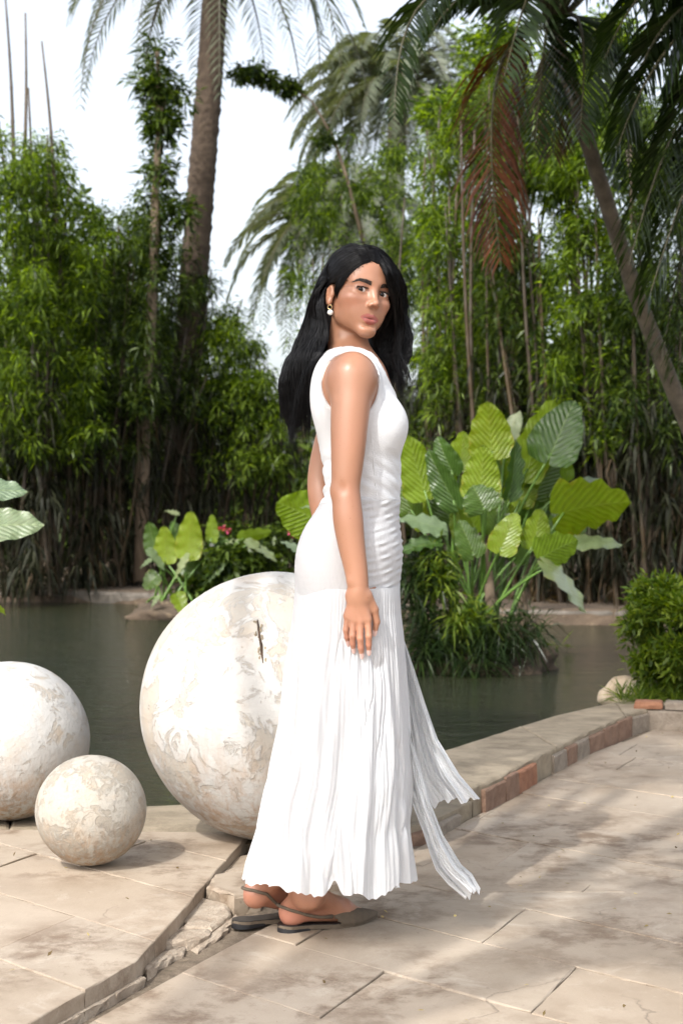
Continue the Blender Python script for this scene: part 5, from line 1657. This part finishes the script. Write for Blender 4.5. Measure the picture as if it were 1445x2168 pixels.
# ------------------------------------------------------------------ tank top
def m_cloth(name, col, bumpk, scale, ribs=False, trans=0.18):
    w = NT(name)
    v = w.coord('Object')
    w.color(w.mix(w.noise(v, 14.0, 3), tuple(c * 0.96 for c in col), col))
    w.set(Roughness=0.85)
    w.b.inputs['Sheen Weight'].default_value = 0.15
    if ribs:
        wv = w.n('TexWave', wave_type='BANDS', bands_direction='X'); wv.inputs['Scale'].default_value = 130.0; wv.inputs['Distortion'].default_value = 0.6
        w.l(v, wv.inputs['Vector'])
        h_ = w.math('ADD', w.math('MULTIPLY', wv.outputs['Fac'], 0.4), w.noise(v, 260.0, 2))
    else:
        h_ = w.math('ADD', w.noise(w.coord('Object', (1, 1, 0.12)), scale, 4, 0.6, 0.6), w.math('MULTIPLY', w.noise(v, 300.0, 2), 0.25))
    nrm = w.bump(h_, bumpk, 0.004)
    tr = w.n('BsdfTranslucent'); tr.inputs['Color'].default_value = (*col, 1); w.l(nrm, tr.inputs['Normal'])
    ms = w.n('MixShader'); ms.inputs[0].default_value = trans
    w.l(w.b.outputs[0], ms.inputs[1]); w.l(tr.outputs[0], ms.inputs[2]); w.l(ms.outputs[0], w.out.inputs['Surface'])
    return w.m
MAT_TANK = m_cloth('white_rib_jersey', (0.72, 0.73, 0.745), 0.5, 60, True, 0.05)
MAT_SKIRT = m_cloth('white_crinkle_chiffon', (0.72, 0.73, 0.745), 0.45, 120, False, 0.30)
MAT_STRAP = m_cloth('cream_strap', (0.80, 0.76, 0.70), 0.2, 60, False, 0.0)

def garment(name, inf, region, mat, zlo, zhi, folds=None, step=0.0036, bind=0.0):
    """a close garment: the torso swollen a little, kept where region(P) < 0"""
    f = Field(np.arange(-0.17, 0.235, step), np.arange(-0.22, 0.22, step * 1.25), np.arange(zlo, zhi, step))
    for p, k, m in torso_ops(inf): f.op(p, k, m)
    P = f.pts((slice(None),) * 3)
    rg = region(P)
    d_ = f.f
    if folds is not None: d_ = d_ + folds(P).astype(np.float32)
    if bind: d_ = d_ - bind * ((rg > -0.013) & (rg < 0.004))
    f.f = np.maximum(d_, rg).astype(np.float32)
    V_, F_ = f.mesh()
    V_ = relax(V_, F_, 2, 0.4)
    return obj(name, V_, F_, mat, person)

SH_N, SH_F, NK = T(743, 802, -0.195), T(743, 802, 0.195), T(752, 742, 0.0)
def tank_region(P):
    e_n = ell(SH_N, (0.086, 0.118, 0.097))[0](P); e_f = ell(SH_F, (0.086, 0.118, 0.097))[0](P)
    nk = ell(NK, (0.104, 0.076, 0.068))[0](P); nk2 = ell(T(815, 775, 0), (0.09, 0.078, 0.075))[0](P)
    hem = (T(0, 1066)[2]) - P[..., 2] + 0.004 * np.sin(P[..., 0] * 60)
    return np.maximum.reduce([-e_n, -e_f, -nk, -nk2, hem])
def tank_folds(P):
    z = P[..., 2]; x = P[..., 0]; y = P[..., 1]
    low = np.clip((T(0, 930)[2] - z) / 0.10, 0, 1)
    back = np.clip((0.03 - x) / 0.10, 0, 1)
    s = z * 1.0 - 0.35 * np.abs(y) * np.sign(-y) * 0.3 + 0.35 * x
    w1 = np.sin(s * 150 + 2.5 * np.sin(x * 18 + y * 9)) + 0.7 * np.sin(s * 255 + 1.3 + 3 * np.sin(y * 14 + x * 7))
    return w1 * 0.0030 * low * (0.4 + 1.3 * back)
tank = garment('tank_top', 0.0055, tank_region, MAT_TANK, 1.06, 1.50, tank_folds, bind=0.0016)

# side seam and the cream strap of the underwear
def torso_hit(px, py, lift=0.006, y0=-0.30, y1=0.05):
    """the torso surface met along the camera ray of a pixel"""
    ts = np.linspace(3.70, 4.05, 160)
    P = np.array([np.array(at(px, py, t) - ORIGIN) for t in ts]); v = eval_ops(P, TOPS) - lift
    i = int(np.argmax(v < 0)); return P[i] if v.min() < 0 else P[-1]
def ribbon(name, pts, w, mat, thick=0.0015):
    pts = [Vector(p) for p in pts]; V_, F_ = [], []
    for i, p in enumerate(pts):
        t = (pts[min(i + 1, len(pts) - 1)] - pts[max(i - 1, 0)]).normalized()
        n_ = Vector((0, -1, 0.2)); s_ = t.cross(n_).normalized(); n_ = s_.cross(t).normalized()
        for a_, b_ in ((-1, 0), (-0.7, 1), (0.7, 1), (1, 0)): V_.append(p + s_ * w * 0.5 * a_ + n_ * thick * b_)
    for i in range(len(pts) - 1):
        for k_ in range(3): F_.append((i * 4 + k_, i * 4 + k_ + 1, i * 4 + k_ + 5, i * 4 + k_ + 4))
    return obj(name, V_, F_, mat, person)
ribbon('underwear_strap', [torso_hit(x, y, 0.0025) for x, y in [(722, 745), (708, 752), (697, 766), (688, 784), (681, 802), (677, 820)]], 0.0075, MAT_STRAP)
ribbon('side_seam', [torso_hit(x, y, 0.0058) for x, y in [(784, 905), (786, 930), (789, 955), (790, 980), (792, 1005), (795, 1030), (797, 1050)]], 0.004, MAT_TANK, 0.0012)

# ------------------------------------------------------------------ skirt
def yoke_region(P):
    return np.maximum(P[..., 2] - T(0, 1055)[2] - 0.004 * np.sin(P[..., 0] * 70 + P[..., 1] * 40), T(0, 1262)[2] - P[..., 2])
def yoke_folds(P):
    z = P[..., 2]; x = P[..., 0]; y = P[..., 1]
    fr = np.clip((x - 0.02) / 0.10, 0, 1)
    s = z - 0.22 * np.clip(x, 0, 1) * 1.0
    ru = np.sin(s * 330 + 2.0 * np.sin(x * 26 + y * 12)) + 0.6 * np.sin(s * 520 + 2 * np.sin(y * 20 - x * 13))
    fine = np.sin(z * 420 + 3 * np.sin(y * 17 + x * 11))
    wob = np.sin(x * 90 + y * 60 + z * 35) * 0.5 + 0.5
    return ru * 0.0016 * fr * (0.35 + 0.9 * wob) + fine * 0.00025
garment('skirt_yoke', 0.0085, yoke_region, MAT_SKIRT, 0.83, 1.13, yoke_folds)

SK = [  # photograph row, left edge, right edge, half depth (m)
    (1226, 626, 845, 0.172), (1242, 624.5, 846, 0.1745), (1254, 624, 846, 0.1775), (1300, 620, 847, 0.186), (1350, 615, 852, 0.198), (1432, 602, 857, 0.212), (1549, 592, 861, 0.228), (1669, 575, 866, 0.245),
    (1773, 543, 866, 0.25), (1830, 533, 872, 0.255), (1900, 520, 877, 0.255)]
sk = np.array(SK, float)
def skirt():
    nu, nv = 760, 210
    rows = np.linspace(1240, 1900, nv)
    th = np.linspace(0, 2 * np.pi, nu, endpoint=False)
    TH, RW = np.meshgrid(th, rows)
    l_ = np.interp(RW, sk[:, 0], sk[:, 1]); r_ = np.interp(RW, sk[:, 0], sk[:, 2]); b_ = np.interp(RW, sk[:, 0], sk[:, 3])
    cx = ((l_ + r_) / 2 - 722.5) * 4.0 / FPX; ax = (r_ - l_) / 2 * 4.0 / FPX
    z = CAM_H - (RW - 1084) * 4.0 / FPX
    t = (RW - 1240) / (1900 - 1240)
    # crinkle pleats: sharp narrow folds that wander as they fall
    def fold(n, wander, seed, sharp):
        r = np.random.default_rng(seed); ph = r.uniform(0, 6.28, 4)
        w_ = wander * (np.sin(t * 5.1 + ph[0] + 2 * np.sin(TH * 3 + ph[1])) + 0.6 * np.sin(t * 11 + ph[2] + 3 * np.sin(TH * 2 + ph[3])))
        s = np.sin(TH * n + w_ + 1.8 * np.sin(TH * 5 + ph[1]) + 1.1 * np.sin(TH * 11 + ph[2]))
        return np.sign(s) * np.abs(s) ** sharp
    grow = np.clip(t * 3.0, 0.15, 1.0)
    amp = 0.0006 * fold(104, 2.2, 1, 0.9) + 0.0013 * grow * fold(37, 2.4, 2, 1.0) + 0.0042 * np.clip(t * 1.6, 0, 1) * fold(15, 1.5, 3, 1.0) + 0.012 * t ** 1.5 * fold(6, 0.9, 4, 1.1)
    crease = np.clip(fold(27, 2.2, 7, 1.0), 0, 1) ** 7 + np.clip(fold(17, 2.6, 8, 1.0), 0, 1) ** 9
    gate = np.clip(np.sin(TH * 4 + t * 7 + 1) + 0.6 * np.sin(TH * 9 - t * 5), 0, 1)
    amp = amp - 0.0055 * crease * gate * np.clip(t * 4, 0, 1)
    amp *= np.clip(0.25 + t * 10, 0, 1)
    ca, sa = np.cos(TH), np.sin(TH)
    e_ = 0.92
    X = cx + (ax + amp) * np.sign(ca) * np.abs(ca) ** e_
    Y = -(b_ + amp * 1.2) * np.sign(sa) * np.abs(sa) ** e_          # sa > 0 is the side toward the camera
    # hem: irregular, hanging lower in places
    hem = 0.128 + 0.034 * np.clip(np.sin(TH), 0, 1) ** 0.7 + 0.009 * np.sin(TH * 3 + 0.5) + 0.006 * np.sin(TH * 9 + 1) + 0.003 * np.sin(TH * 21) - 0.016 * np.exp(-((TH - 1.0) / 0.16) ** 2) + 0.028 * np.exp(-((TH - 1.52) / 0.045) ** 2) - 0.004 * np.exp(-((TH - 2.1) / 0.4) ** 2)
    ztop = CAM_H - (1240 - 1084) * 4.0 / FPX
    Z = ztop + (hem - ztop) * t
    Z += 0.0022 * np.sin(TH * 44 + 4 * np.sin(TH * 7)) * t ** 8
    V_ = np.stack([X - ORIGIN.x, Y, Z], -1).reshape(-1, 3)
    o = obj('skirt', V_, grid_faces(nu, nv, True), MAT_SKIRT, person)
    return o
skirt_o = skirt()

def panel(name, left, right, y0, y1, seed, parent):
    """a loose wind-blown panel: left and right edge polylines in photograph pixels, depth from y0 to y1"""
    nu, nv = 90, 130
    def res(poly):
        q = np.array(poly, float); s = np.concatenate([[0], np.cumsum(np.linalg.norm(np.diff(q, axis=0), axis=1))]); s /= s[-1]
        t = np.linspace(0, 1, nv); return np.stack([np.interp(t, s, q[:, 0]), np.interp(t, s, q[:, 1])], 1)
    Lp, Rp = res(left), res(right)
    r = np.random.default_rng(seed); ph = r.uniform(0, 6, 8)
    V_ = []
    for j in range(nv):
        t = j / (nv - 1)
        for i in range(nu):
            u_ = i / (nu - 1)
            p = Lp[j] * (1 - u_) + Rp[j] * u_
            jag_ = (5 * math.sin(u_ * 21 + ph[0]) + 4 * math.sin(u_ * 9 + ph[1]) + 2 * math.sin(u_ * 47 + ph[2])) * t ** 14
            w_ = u_ * 6.28
            dep = y0 + (y1 - y0) * t + 0.030 * t * math.sin(w_ * 1.3 + ph[3] + t * 2) + 0.012 * math.sin(w_ * 3.1 + ph[4] + 1.5 * math.sin(t * 5)) * min(1, t * 2) + 0.0045 * math.sin(w_ * 8 + ph[5] + 2 * math.sin(t * 7 + ph[6])) + 0.002 * math.sin(w_ * 19 + 3 * math.sin(t * 9))
            V_.append(T(p[0], p[1] + jag_, dep))
    o = obj(name, np.array(V_), grid_faces(nu, nv), MAT_SKIRT, parent)
    return o
panel('skirt_panel', [(838, 1350), (850, 1420), (862, 1500), (876, 1590), (890, 1650), (914, 1702)], [(848, 1335), (876, 1416), (897, 1482), (926, 1565), (972, 1640), (1015, 1690)], 0.02, 0.10, 3, person)
panel('skirt_panel', [(836, 1500), (852, 1600), (868, 1690), (896, 1765), (910, 1810), (922, 1842), (948, 1872), (985, 1900)], [(852, 1480), (872, 1573), (893, 1640), (910, 1698), (938, 1769), (976, 1831), (998, 1850), (1016, 1884)], -0.03, -0.06, 8, person)
panel('underskirt', [(700, 1690), (716, 1760), (735, 1830), (752, 1872)], [(800, 1690), (815, 1760), (835, 1830), (846, 1880)], -0.155, -0.160, 11, person)

# ------------------------------------------------------------------ shoes
MAT_SUEDE = simple_material('taupe_suede', (0.115, 0.088, 0.062), 0.9, 0.12, 60, 0.15)
MAT_SOLE = simple_material('black_sole', (0.012, 0.012, 0.014), 0.45, 0.2, 30, 0.1)
MAT_INSOLE = simple_material('black_insole', (0.018, 0.017, 0.018), 0.35, 0.2, 30, 0.05)
def shoe(heel, toe, loop, label):
    d = toe - heel; d[2] = 0; L = np.linalg.norm(d); d = d / L; s = np.array([-d[1], d[0], 0.0]); z = np.array([0, 0, 1.0])
    root = empty('shoe', heel); root.parent = person
    root['label'] = label
    full = L + 0.075
    back = heel - d * 0.038 - heel                       # local origin at the heel point
    def outline(t):                                       # half width of the sole along the shoe
        if t < 0.12: return 0.030 * math.sqrt(max(0.02, 1 - ((0.12 - t) / 0.12) ** 2))
        if t < 0.40: return 0.030 - 0.004 * math.sin((t - 0.12) / 0.28 * math.pi)
        if t < 0.66: return 0.030 + 0.011 * math.sin((t - 0.40) / 0.26 * math.pi / 2)
        return 0.041 * max(0.0, 1 - ((t - 0.66) / 0.34) ** 1.6) + 0.003
    def lift(t): return 0.010 * max(0, 1 - t / 0.5) + 0.004 + (0.004 * max(0, (t - 0.8) / 0.2))
    n = 44
    def slab_(name, z_lo, z_hi, grow, mat, t0=0.0, t1=1.0):
        V_, F_ = [], []
        for i in range(n + 1):
            t = t0 + (t1 - t0) * i / n; w_ = outline(t) * grow
            c_ = back + d * (full * t)
            for sg in (-1, 1):
                for zz in (z_lo(t), z_hi(t)): V_.append(c_ + s * sg * w_ + z * zz)
        for i in range(n):
            a = i * 4; b = a + 4
            F_ += [(a, b, b + 1, a + 1), (a + 3, b + 3, b + 2, a + 2), (a + 1, b + 1, b + 3, a + 3), (a + 2, b + 2, b, a)]
        F_ += [(0, 1, 3, 2), (4 * n, 4 * n + 2, 4 * n + 3, 4 * n + 1)]
        return obj(name, V_, F_, mat, root, False)
    slab_('heel_block', lambda t: 0.001, lambda t: lift(t) + 0.001, 0.99, MAT_SOLE, 0.0, 0.27)
    slab_('sole', lambda t: lift(t) - 0.003 if t > 0.25 else lift(t), lambda t: lift(t) + 0.0075, 1.0, MAT_SUEDE)
    slab_('insole', lambda t: lift(t) + 0.004, lambda t: lift(t) + 0.0092, 0.95, MAT_INSOLE, 0.0, 0.9)
    # upper: pointed toe cup with an open V throat, sides sweeping back to the strap
    def top_h(t): return 0.012 + 0.044 * math.exp(-((t - 0.60) / 0.20) ** 2) if t < 0.86 else 0.012 + 0.0085 * (1 - (t - 0.86) / 0.14)
    V_, nu = [], 25
    ts = [0.42 + 0.58 * i / 40 for i in range(41)]
    for t in ts:
        w_ = outline(t) * 1.06; hgt = 0.010 + 0.052 * max(0.0, 1 - ((t - 0.42) / 0.58) ** 1.15) ** 0.9
        c_ = back + d * (full * t) + z * lift(t)
        for i in range(nu):
            an = math.pi * i / (nu - 1)
            V_.append(c_ + s * (-math.cos(an)) * w_ * (1.0 if math.sin(an) < 0.8 else 1.0) + z * (0.002 + hgt * math.sin(an) ** 0.75))
    F_ = []
    for j in range(40):
        t = ts[j]
        for i in range(nu - 1):
            um = abs((i + 0.5) / (nu - 1) - 0.5) * 2         # 0 at the top, 1 at the sole
            # throat: open on top in front of t=0.70; side cut low toward the back
            if t < 0.70 and um < 1.0 * (1 - ((t - 0.42) / 0.28) ** 1.4) * 0.72: continue
            if t < 0.55 and um > 0.42 + 0.58 * ((t - 0.42) / 0.13) ** 0.7: continue
            a = j * nu + i; F_.append((a, a + 1, a + nu + 1, a + nu))
    up = obj('upper', V_, F_, MAT_SUEDE, root)
    mod = up.modifiers.new('thickness', 'SOLIDIFY'); mod.thickness = 0.0022; mod.offset = 1
    # sling-back strap round the heel
    pts = []
    lc = loop - heel                                      # centre of the loop behind the heel
    for i in range(25):
        an = -math.pi * 0.5 + math.pi * i / 24
        r_ = 0.0335
        pts.append(lc - d * (r_ * math.cos(an)) * 1.08 + s * (r_ * math.sin(an)) + z * 0.012 * math.cos(an))
    fl_, fr_ = back + d * (full * 0.47) - s * 0.036 + z * 0.034, back + d * (full * 0.47) + s * 0.036 + z * 0.034
    left_ = [fl_ * (1 - k) + pts[0] * k + z * (-0.006 * math.sin(k * math.pi)) - s * 0.006 * math.sin(k * math.pi) for k in (0, .2, .4, .6, .8)]
    right_ = [pts[-1] * (1 - k) + fr_ * k + z * (-0.006 * math.sin(k * math.pi)) + s * 0.006 * math.sin(k * math.pi) for k in (.2, .4, .6, .8, 1)]
    path = left_ + pts + right_
    ops_ = FOOT_N if loop is not FAR_LOOP else FOOT_F
    fixed = []
    for q_ in path:
        q_ = np.array(q_, float); mid_ = np.clip((q_ - lc) @ d, -0.2, 0.2)
        out_ = s * np.sign((q_ - lc) @ s) if (q_ - lc) @ d > 0.0 else (q_ - lc) * np.array([1, 1, 0.0])
        out_ = out_ / max(1e-6, np.linalg.norm(out_))
        for _ in range(40):
            if eval_ops((q_ + heel)[None], ops_)[0] > 0.0018: break
            q_ = q_ + out_ * 0.001
        fixed.append(q_)
    path = fixed
    V_, F_ = tube([Vector(p) for p in path], [0.006 if i in (0, len(path) - 1) else 0.0042 for i in range(len(path))], 7)
    obj('heel_strap', V_, F_, MAT_SUEDE, root)
    return root
FAR_LOOP = None
shoe(NH, NT_, NH + np.array([0, 0, 0.058]), 'taupe pointed slingback on the near foot')
FAR_LOOP = FAR_HEEL + np.array([0.014, 0, 0.016])
shoe(FH, FT, FAR_LOOP, 'taupe slingback with the heel lifted out')

# ------------------------------------------------------------------ hair
def m_hair():
    w = NT('black_hair')
    w.color((0.0030, 0.0026, 0.0030)); w.set(Roughness=0.30)
    w.b.inputs['Specular IOR Level'].default_value = 0.28
    return w.m
MAT_HAIR = m_hair()
def spline(pts, n):
    """Catmull-Rom through 3D points"""
    p = np.array(pts, float); p = np.vstack([2 * p[0] - p[1], p, 2 * p[-1] - p[-2]])
    m = len(p) - 3; out = []
    for t in np.linspace(0, m - 1e-6, n):
        i = int(t); f_ = t - i; a, b, c, d_ = p[i:i + 4]
        out.append(0.5 * ((2 * b) + (c - a) * f_ + (2 * a - 5 * b + 4 * c - d_) * f_ ** 2 + (3 * b - a - 3 * c + d_) * f_ ** 3))
    return np.array(out)
# core volume of the hair
hairf = Field(np.arange(-0.17, 0.24, 0.0035), np.arange(-0.14, 0.17, 0.0035), np.arange(1.22, 1.80, 0.0035))
hairf.op(hell((0, -0.016, 0.038), (0.081, 0.102, 0.086)), 0.01)
hairf.op(hell((0, -0.055, -0.030), (0.070, 0.058, 0.080)), 0.04)
# cut the face and the near ear free
hairf.op(hell((0.004, 0.105, -0.050), (0.064, 0.085, 0.125)), 0.012, 's')
hairf.op(hell((-0.086, 0.012, -0.030), (0.030, 0.034, 0.046)), 0.010, 's')
LB = [T(690, 640, 0.03), T(672, 700, 0.03), T(650, 760, 0.02), T(634, 830, 0.01), T(626, 895, 0.01)]
for i in range(4): hairf.op(cone(LB[i], LB[i + 1], [0.034, 0.036, 0.034, 0.026][i], [0.036, 0.034, 0.026, 0.014][i]), 0.03)
RB = [T(830, 600, 0.06), T(838, 650, 0.07), T(836, 710, 0.075), T(828, 760, 0.065), T(826, 800, 0.05)]
for i in range(4): hairf.op(cone(RB[i], RB[i + 1], [0.014, 0.018, 0.022, 0.018][i], [0.018, 0.022, 0.018, 0.008][i]), 0.03)
hairf.op(cone(T(824, 630, 0.06), T(812, 700, 0.085), 0.022, 0.026), 0.03)
hairf.op(cone(T(806, 690, 0.10), T(794, 770, 0.10), 0.030, 0.024), 0.03)
hv, hfc = hairf.mesh(); hv = relax(hv, hfc, 2)
MAT_HCORE = simple_material('black_hair_mass', (0.006, 0.005, 0.006), 0.75, 0.2, 60, 0.4, (1, 1, 0.1))
hair_core = obj('hair', hv, hfc, MAT_HCORE, person)

hr = np.random.default_rng(5)
SV_, SF_ = [], []
SC = [0]
def strand(path, w0):
    """a thin three-sided strand"""
    n = len(path); k = SC[0]; SC[0] += 3 * n
    t = np.gradient(path, axis=0); t = unit(t)
    nrm = unit(np.cross(t, np.array([0.3, -1.0, 0.2]))); b = np.cross(t, nrm)
    w = w0 * np.clip(np.minimum(np.linspace(0, 8, n) + 0.5, np.linspace(5.0, 0.12, n)), 0, 1)[:, None]
    ring = [path + nrm * w, path - nrm * w * 0.5 + b * w * 0.87, path - nrm * w * 0.5 - b * w * 0.87]
    SV_.append(np.stack(ring, 1).reshape(-1, 3))
    i = np.arange(n - 1)[:, None] * 3 + k
    for a, c in ((0, 1), (1, 2), (2, 0)):
        SF_.append(np.concatenate([i + a, i + c, i + 3 + c, i + 3 + a], 1))
def cap_y(px, py, grow, near=True):
    """depth of the hair cap surface on a pixel ray; None outside"""
    o_ = cam_l; d_ = np.array(at(px, py, 4.0) - ORIGIN) - o_; d_ /= np.linalg.norm(d_)
    c_ = H(0, -0.016, 0.038); r_ = np.array([0.081, 0.102, 0.086]) + grow
    oo = ((o_ - c_) @ HM) / r_; dd_ = (d_ @ HM) / r_
    A, B, C = dd_ @ dd_, oo @ dd_, oo @ oo - 1
    disc = B * B - A * C
    if disc < 0: return None
    t_ = (-B - math.sqrt(disc)) / A if near else (-B + math.sqrt(disc)) / A
    return (o_ + d_ * t_)[1]
def lock(outer, inner, n, dep_out, dep_in, thick, wave, w=0.0009, cap_rows=0, seed=0, tail=0.0, near=True):
    """strands between two edge polylines (photograph pixels); the first cap_rows points lie on the skull cap"""
    O, I = np.array(outer, float), np.array(inner, float)
    for s_ in range(n):
        u_ = hr.random(); u_ = u_ if hr.random() < 0.8 else round(u_)
        q = O * (1 - u_) + I * u_
        ph = hr.normal(0, 0.5) + 6 * round(u_ * 7) / 7.0
        lay_ = hr.random()
        L_ = len(q); pts = []
        stop = L_ if hr.random() < 0.65 else L_ - 1
        for i in range(stop):
            x, y = q[i]
            dpt = (dep_out[i] * (1 - u_) + dep_in[i] * u_) + (lay_ - 0.5) * thick
            if i < cap_rows:
                cy = cap_y(x, y, 0.003 + 0.004 * lay_, near)
                if cy is not None: dpt = cy
            amp = wave * max(0, (i - cap_rows + 1)) / L_
            x += amp * math.sin(i * 1.9 + ph) + hr.normal(0, 1.2) * (0.3 if i < cap_rows else 1)
            y += hr.normal(0, 1.5) + (hr.normal(0, tail) if i == stop - 1 else 0)
            pts.append(T(x, y, dpt))
        if len(pts) < 3: continue
        strand(spline(pts, 26), w * hr.uniform(0.6, 1.5))
# near side: from the parting over the temple, behind the ear, down the back
lock([(778, 528), (742, 522), (706, 542), (680, 580), (664, 616), (654, 648), (644, 688), (624, 730), (607, 765), (598, 815), (600, 868), (610, 915)],
     [(784, 552), (764, 556), (738, 572), (712, 590), (693, 604), (682, 636), (694, 690), (688, 722), (672, 752), (662, 790), (656, 850), (645, 905)],
     2600, [0] * 5 + [0.02, 0.03, 0.02, 0.01, 0.0, 0.0, 0.0], [0] * 5 + [-0.015, -0.02, -0.03, -0.05, -0.04, -0.03, -0.02], 0.07, 18.0, 0.00062, 5, 1, 16)
# temple strands in front of the ear
lock([(782, 545), (752, 556), (725, 578), (712, 600), (708, 616)], [(784, 553), (764, 560), (740, 580), (722, 604), (713, 628)], 360, [0] * 5, [0] * 5, 0.004, 1.0, 0.0005, 5, 2, 3)
# crown
lock([(776, 524), (742, 519), (705, 540), (678, 585), (662, 640)], [(786, 536), (752, 530), (716, 552), (690, 592), (676, 640)], 600, [0] * 5, [0] * 5, 0.01, 1.0, 0.0006, 5, 3, 4)
# far side: over the forehead edge and down in front of the far shoulder
lock([(770, 520), (801, 528), (826, 550), (843, 576), (853, 608), (857, 645), (866, 682), (864, 720), (860, 752), (852, 785), (846, 815)],
     [(782, 548), (800, 556), (815, 575), (823, 600), (827, 628), (826, 660), (812, 690), (800, 722), (796, 752), (804, 785), (818, 812)],
     1900, [0, 0, 0.02, 0.04, 0.06, 0.08, 0.08, 0.07, 0.06, 0.05, 0.04], [0, 0, -0.055, -0.045, -0.02, 0.02, 0.05, 0.06, 0.06, 0.05, 0.03], 0.06, 17.0, 0.00062, 2, 4, 16)
lock([(800, 535), (822, 556), (838, 585), (846, 620), (850, 660), (856, 700), (850, 745), (858, 780), (872, 812)], [(808, 545), (824, 572), (832, 605), (834, 640), (834, 680), (836, 720), (834, 760), (842, 790), (858, 815)], 160, [0, -0.02, -0.01, 0.0, 0.02, 0.03, 0.03, 0.02, 0.01], [0, -0.05, -0.04, -0.02, 0.01, 0.02, 0.02, 0.02, 0.01], 0.03, 5, 0.0008, 1, 5, 10)
# loose wisps in the wind at the back
for k_ in range(150):                       # flyaways all round the head and the ends
    a_ = hr.uniform(0, 1)
    if a_ < 0.5:
        an = hr.uniform(2.2, 5.6); c_ = np.array([757.0, 600.0]); r_ = np.array([92 + hr.normal(0, 4), 84 + hr.normal(0, 3)])
        p0 = c_ + r_ * 0.9 * np.array([math.cos(an), math.sin(an)]); p1 = c_ + (r_ + hr.uniform(2, 9)) * np.array([math.cos(an - 0.18), math.sin(an - 0.18)]); p2 = c_ + r_ * np.array([math.cos(an - 0.4), math.sin(an - 0.4)])
        strand(spline([T(*p0, 0.02), T(*p1, 0.02), T(*p2, 0.02)], 14), 0.00028)
    elif a_ < 0.75:
        x0 = hr.uniform(846, 866); y0 = hr.uniform(600, 760); strand(spline([T(x0, y0, 0.03), T(x0 + hr.uniform(2, 14), y0 + 30, 0.03), T(x0 + hr.uniform(-4, 18), y0 + hr.uniform(50, 80), 0.03)], 14), 0.00035)
    else:
        y0 = hr.uniform(640, 860); x0 = np.interp(y0, [640, 700, 760, 820, 870], [660, 640, 612, 602, 604]); strand(spline([T(x0 + 4, y0, 0.0), T(x0 - hr.uniform(2, 12), y0 + 30, 0.0), T(x0 - hr.uniform(-6, 14), y0 + hr.uniform(45, 75), 0.0)], 14), 0.00035)
# fine hairs that soften the hairline on the forehead and temple
for k_ in range(170):
    t_ = hr.random(); hx = np.interp(t_, [0, 0.25, 0.5, 0.75, 1], [714, 728, 744, 764, 786]); hy = np.interp(t_, [0, 0.25, 0.5, 0.75, 1], [612, 588, 570, 556, 550])
    q0 = face_hit(*(to_head(T(hx + hr.normal(0, 2), hy - 3 + hr.normal(0, 2), -0.06))[[0, 2]])); q1 = face_hit(*(to_head(T(hx - 2 + hr.normal(2, 3), hy + hr.uniform(3, 8), -0.06))[[0, 2]]))
    strand(np.linspace(q0, q1 + f1 * 0.0008, 6), 0.00022)
for k_ in range(26):
    x0 = hr.uniform(598, 640); strand(spline([T(x0 + 22, 740, 0.0), T(x0 + hr.normal(0, 6), 800, -0.01), T(x0 + hr.normal(-6, 8), 860, -0.01), T(x0 + hr.normal(-8, 9), hr.uniform(880, 925), -0.01)], 20), 0.0006)
sv = np.concatenate(SV_); sf = np.concatenate(SF_).astype(np.int32)
hs_ = link('hair_strands', mesh_data('hair_strands', sv, sf, MAT_HAIR), hair_core)

# ------------------------------------------------------------------ earring
MAT_GOLD = NT('gold'); MAT_GOLD.color((0.75, 0.55, 0.28)); MAT_GOLD.set(Roughness=0.2, Metallic=1.0)
MAT_PEARL = NT('pearl'); MAT_PEARL.color((0.80, 0.78, 0.74)); MAT_PEARL.set(Roughness=0.18); MAT_PEARL.b.inputs['Coat Weight'].default_value = 0.5
ec = T(698, 650, -0.080)
er = empty('earring', ec); er.parent = person
ring = [Vector((0.0050 * math.cos(a), 0.004 * math.sin(a), 0.0060 * math.sin(a))) for a in np.linspace(0, 2 * math.pi, 25)]
V_, F_ = tube(ring, [0.0011] * 25, 8, False); obj('hoop', V_, F_, MAT_GOLD.m, er)
obj('pearl', SV * 0.0072 + np.array([0.001, 0, -0.0132]), SF[:, ::-1], MAT_PEARL.m, er)
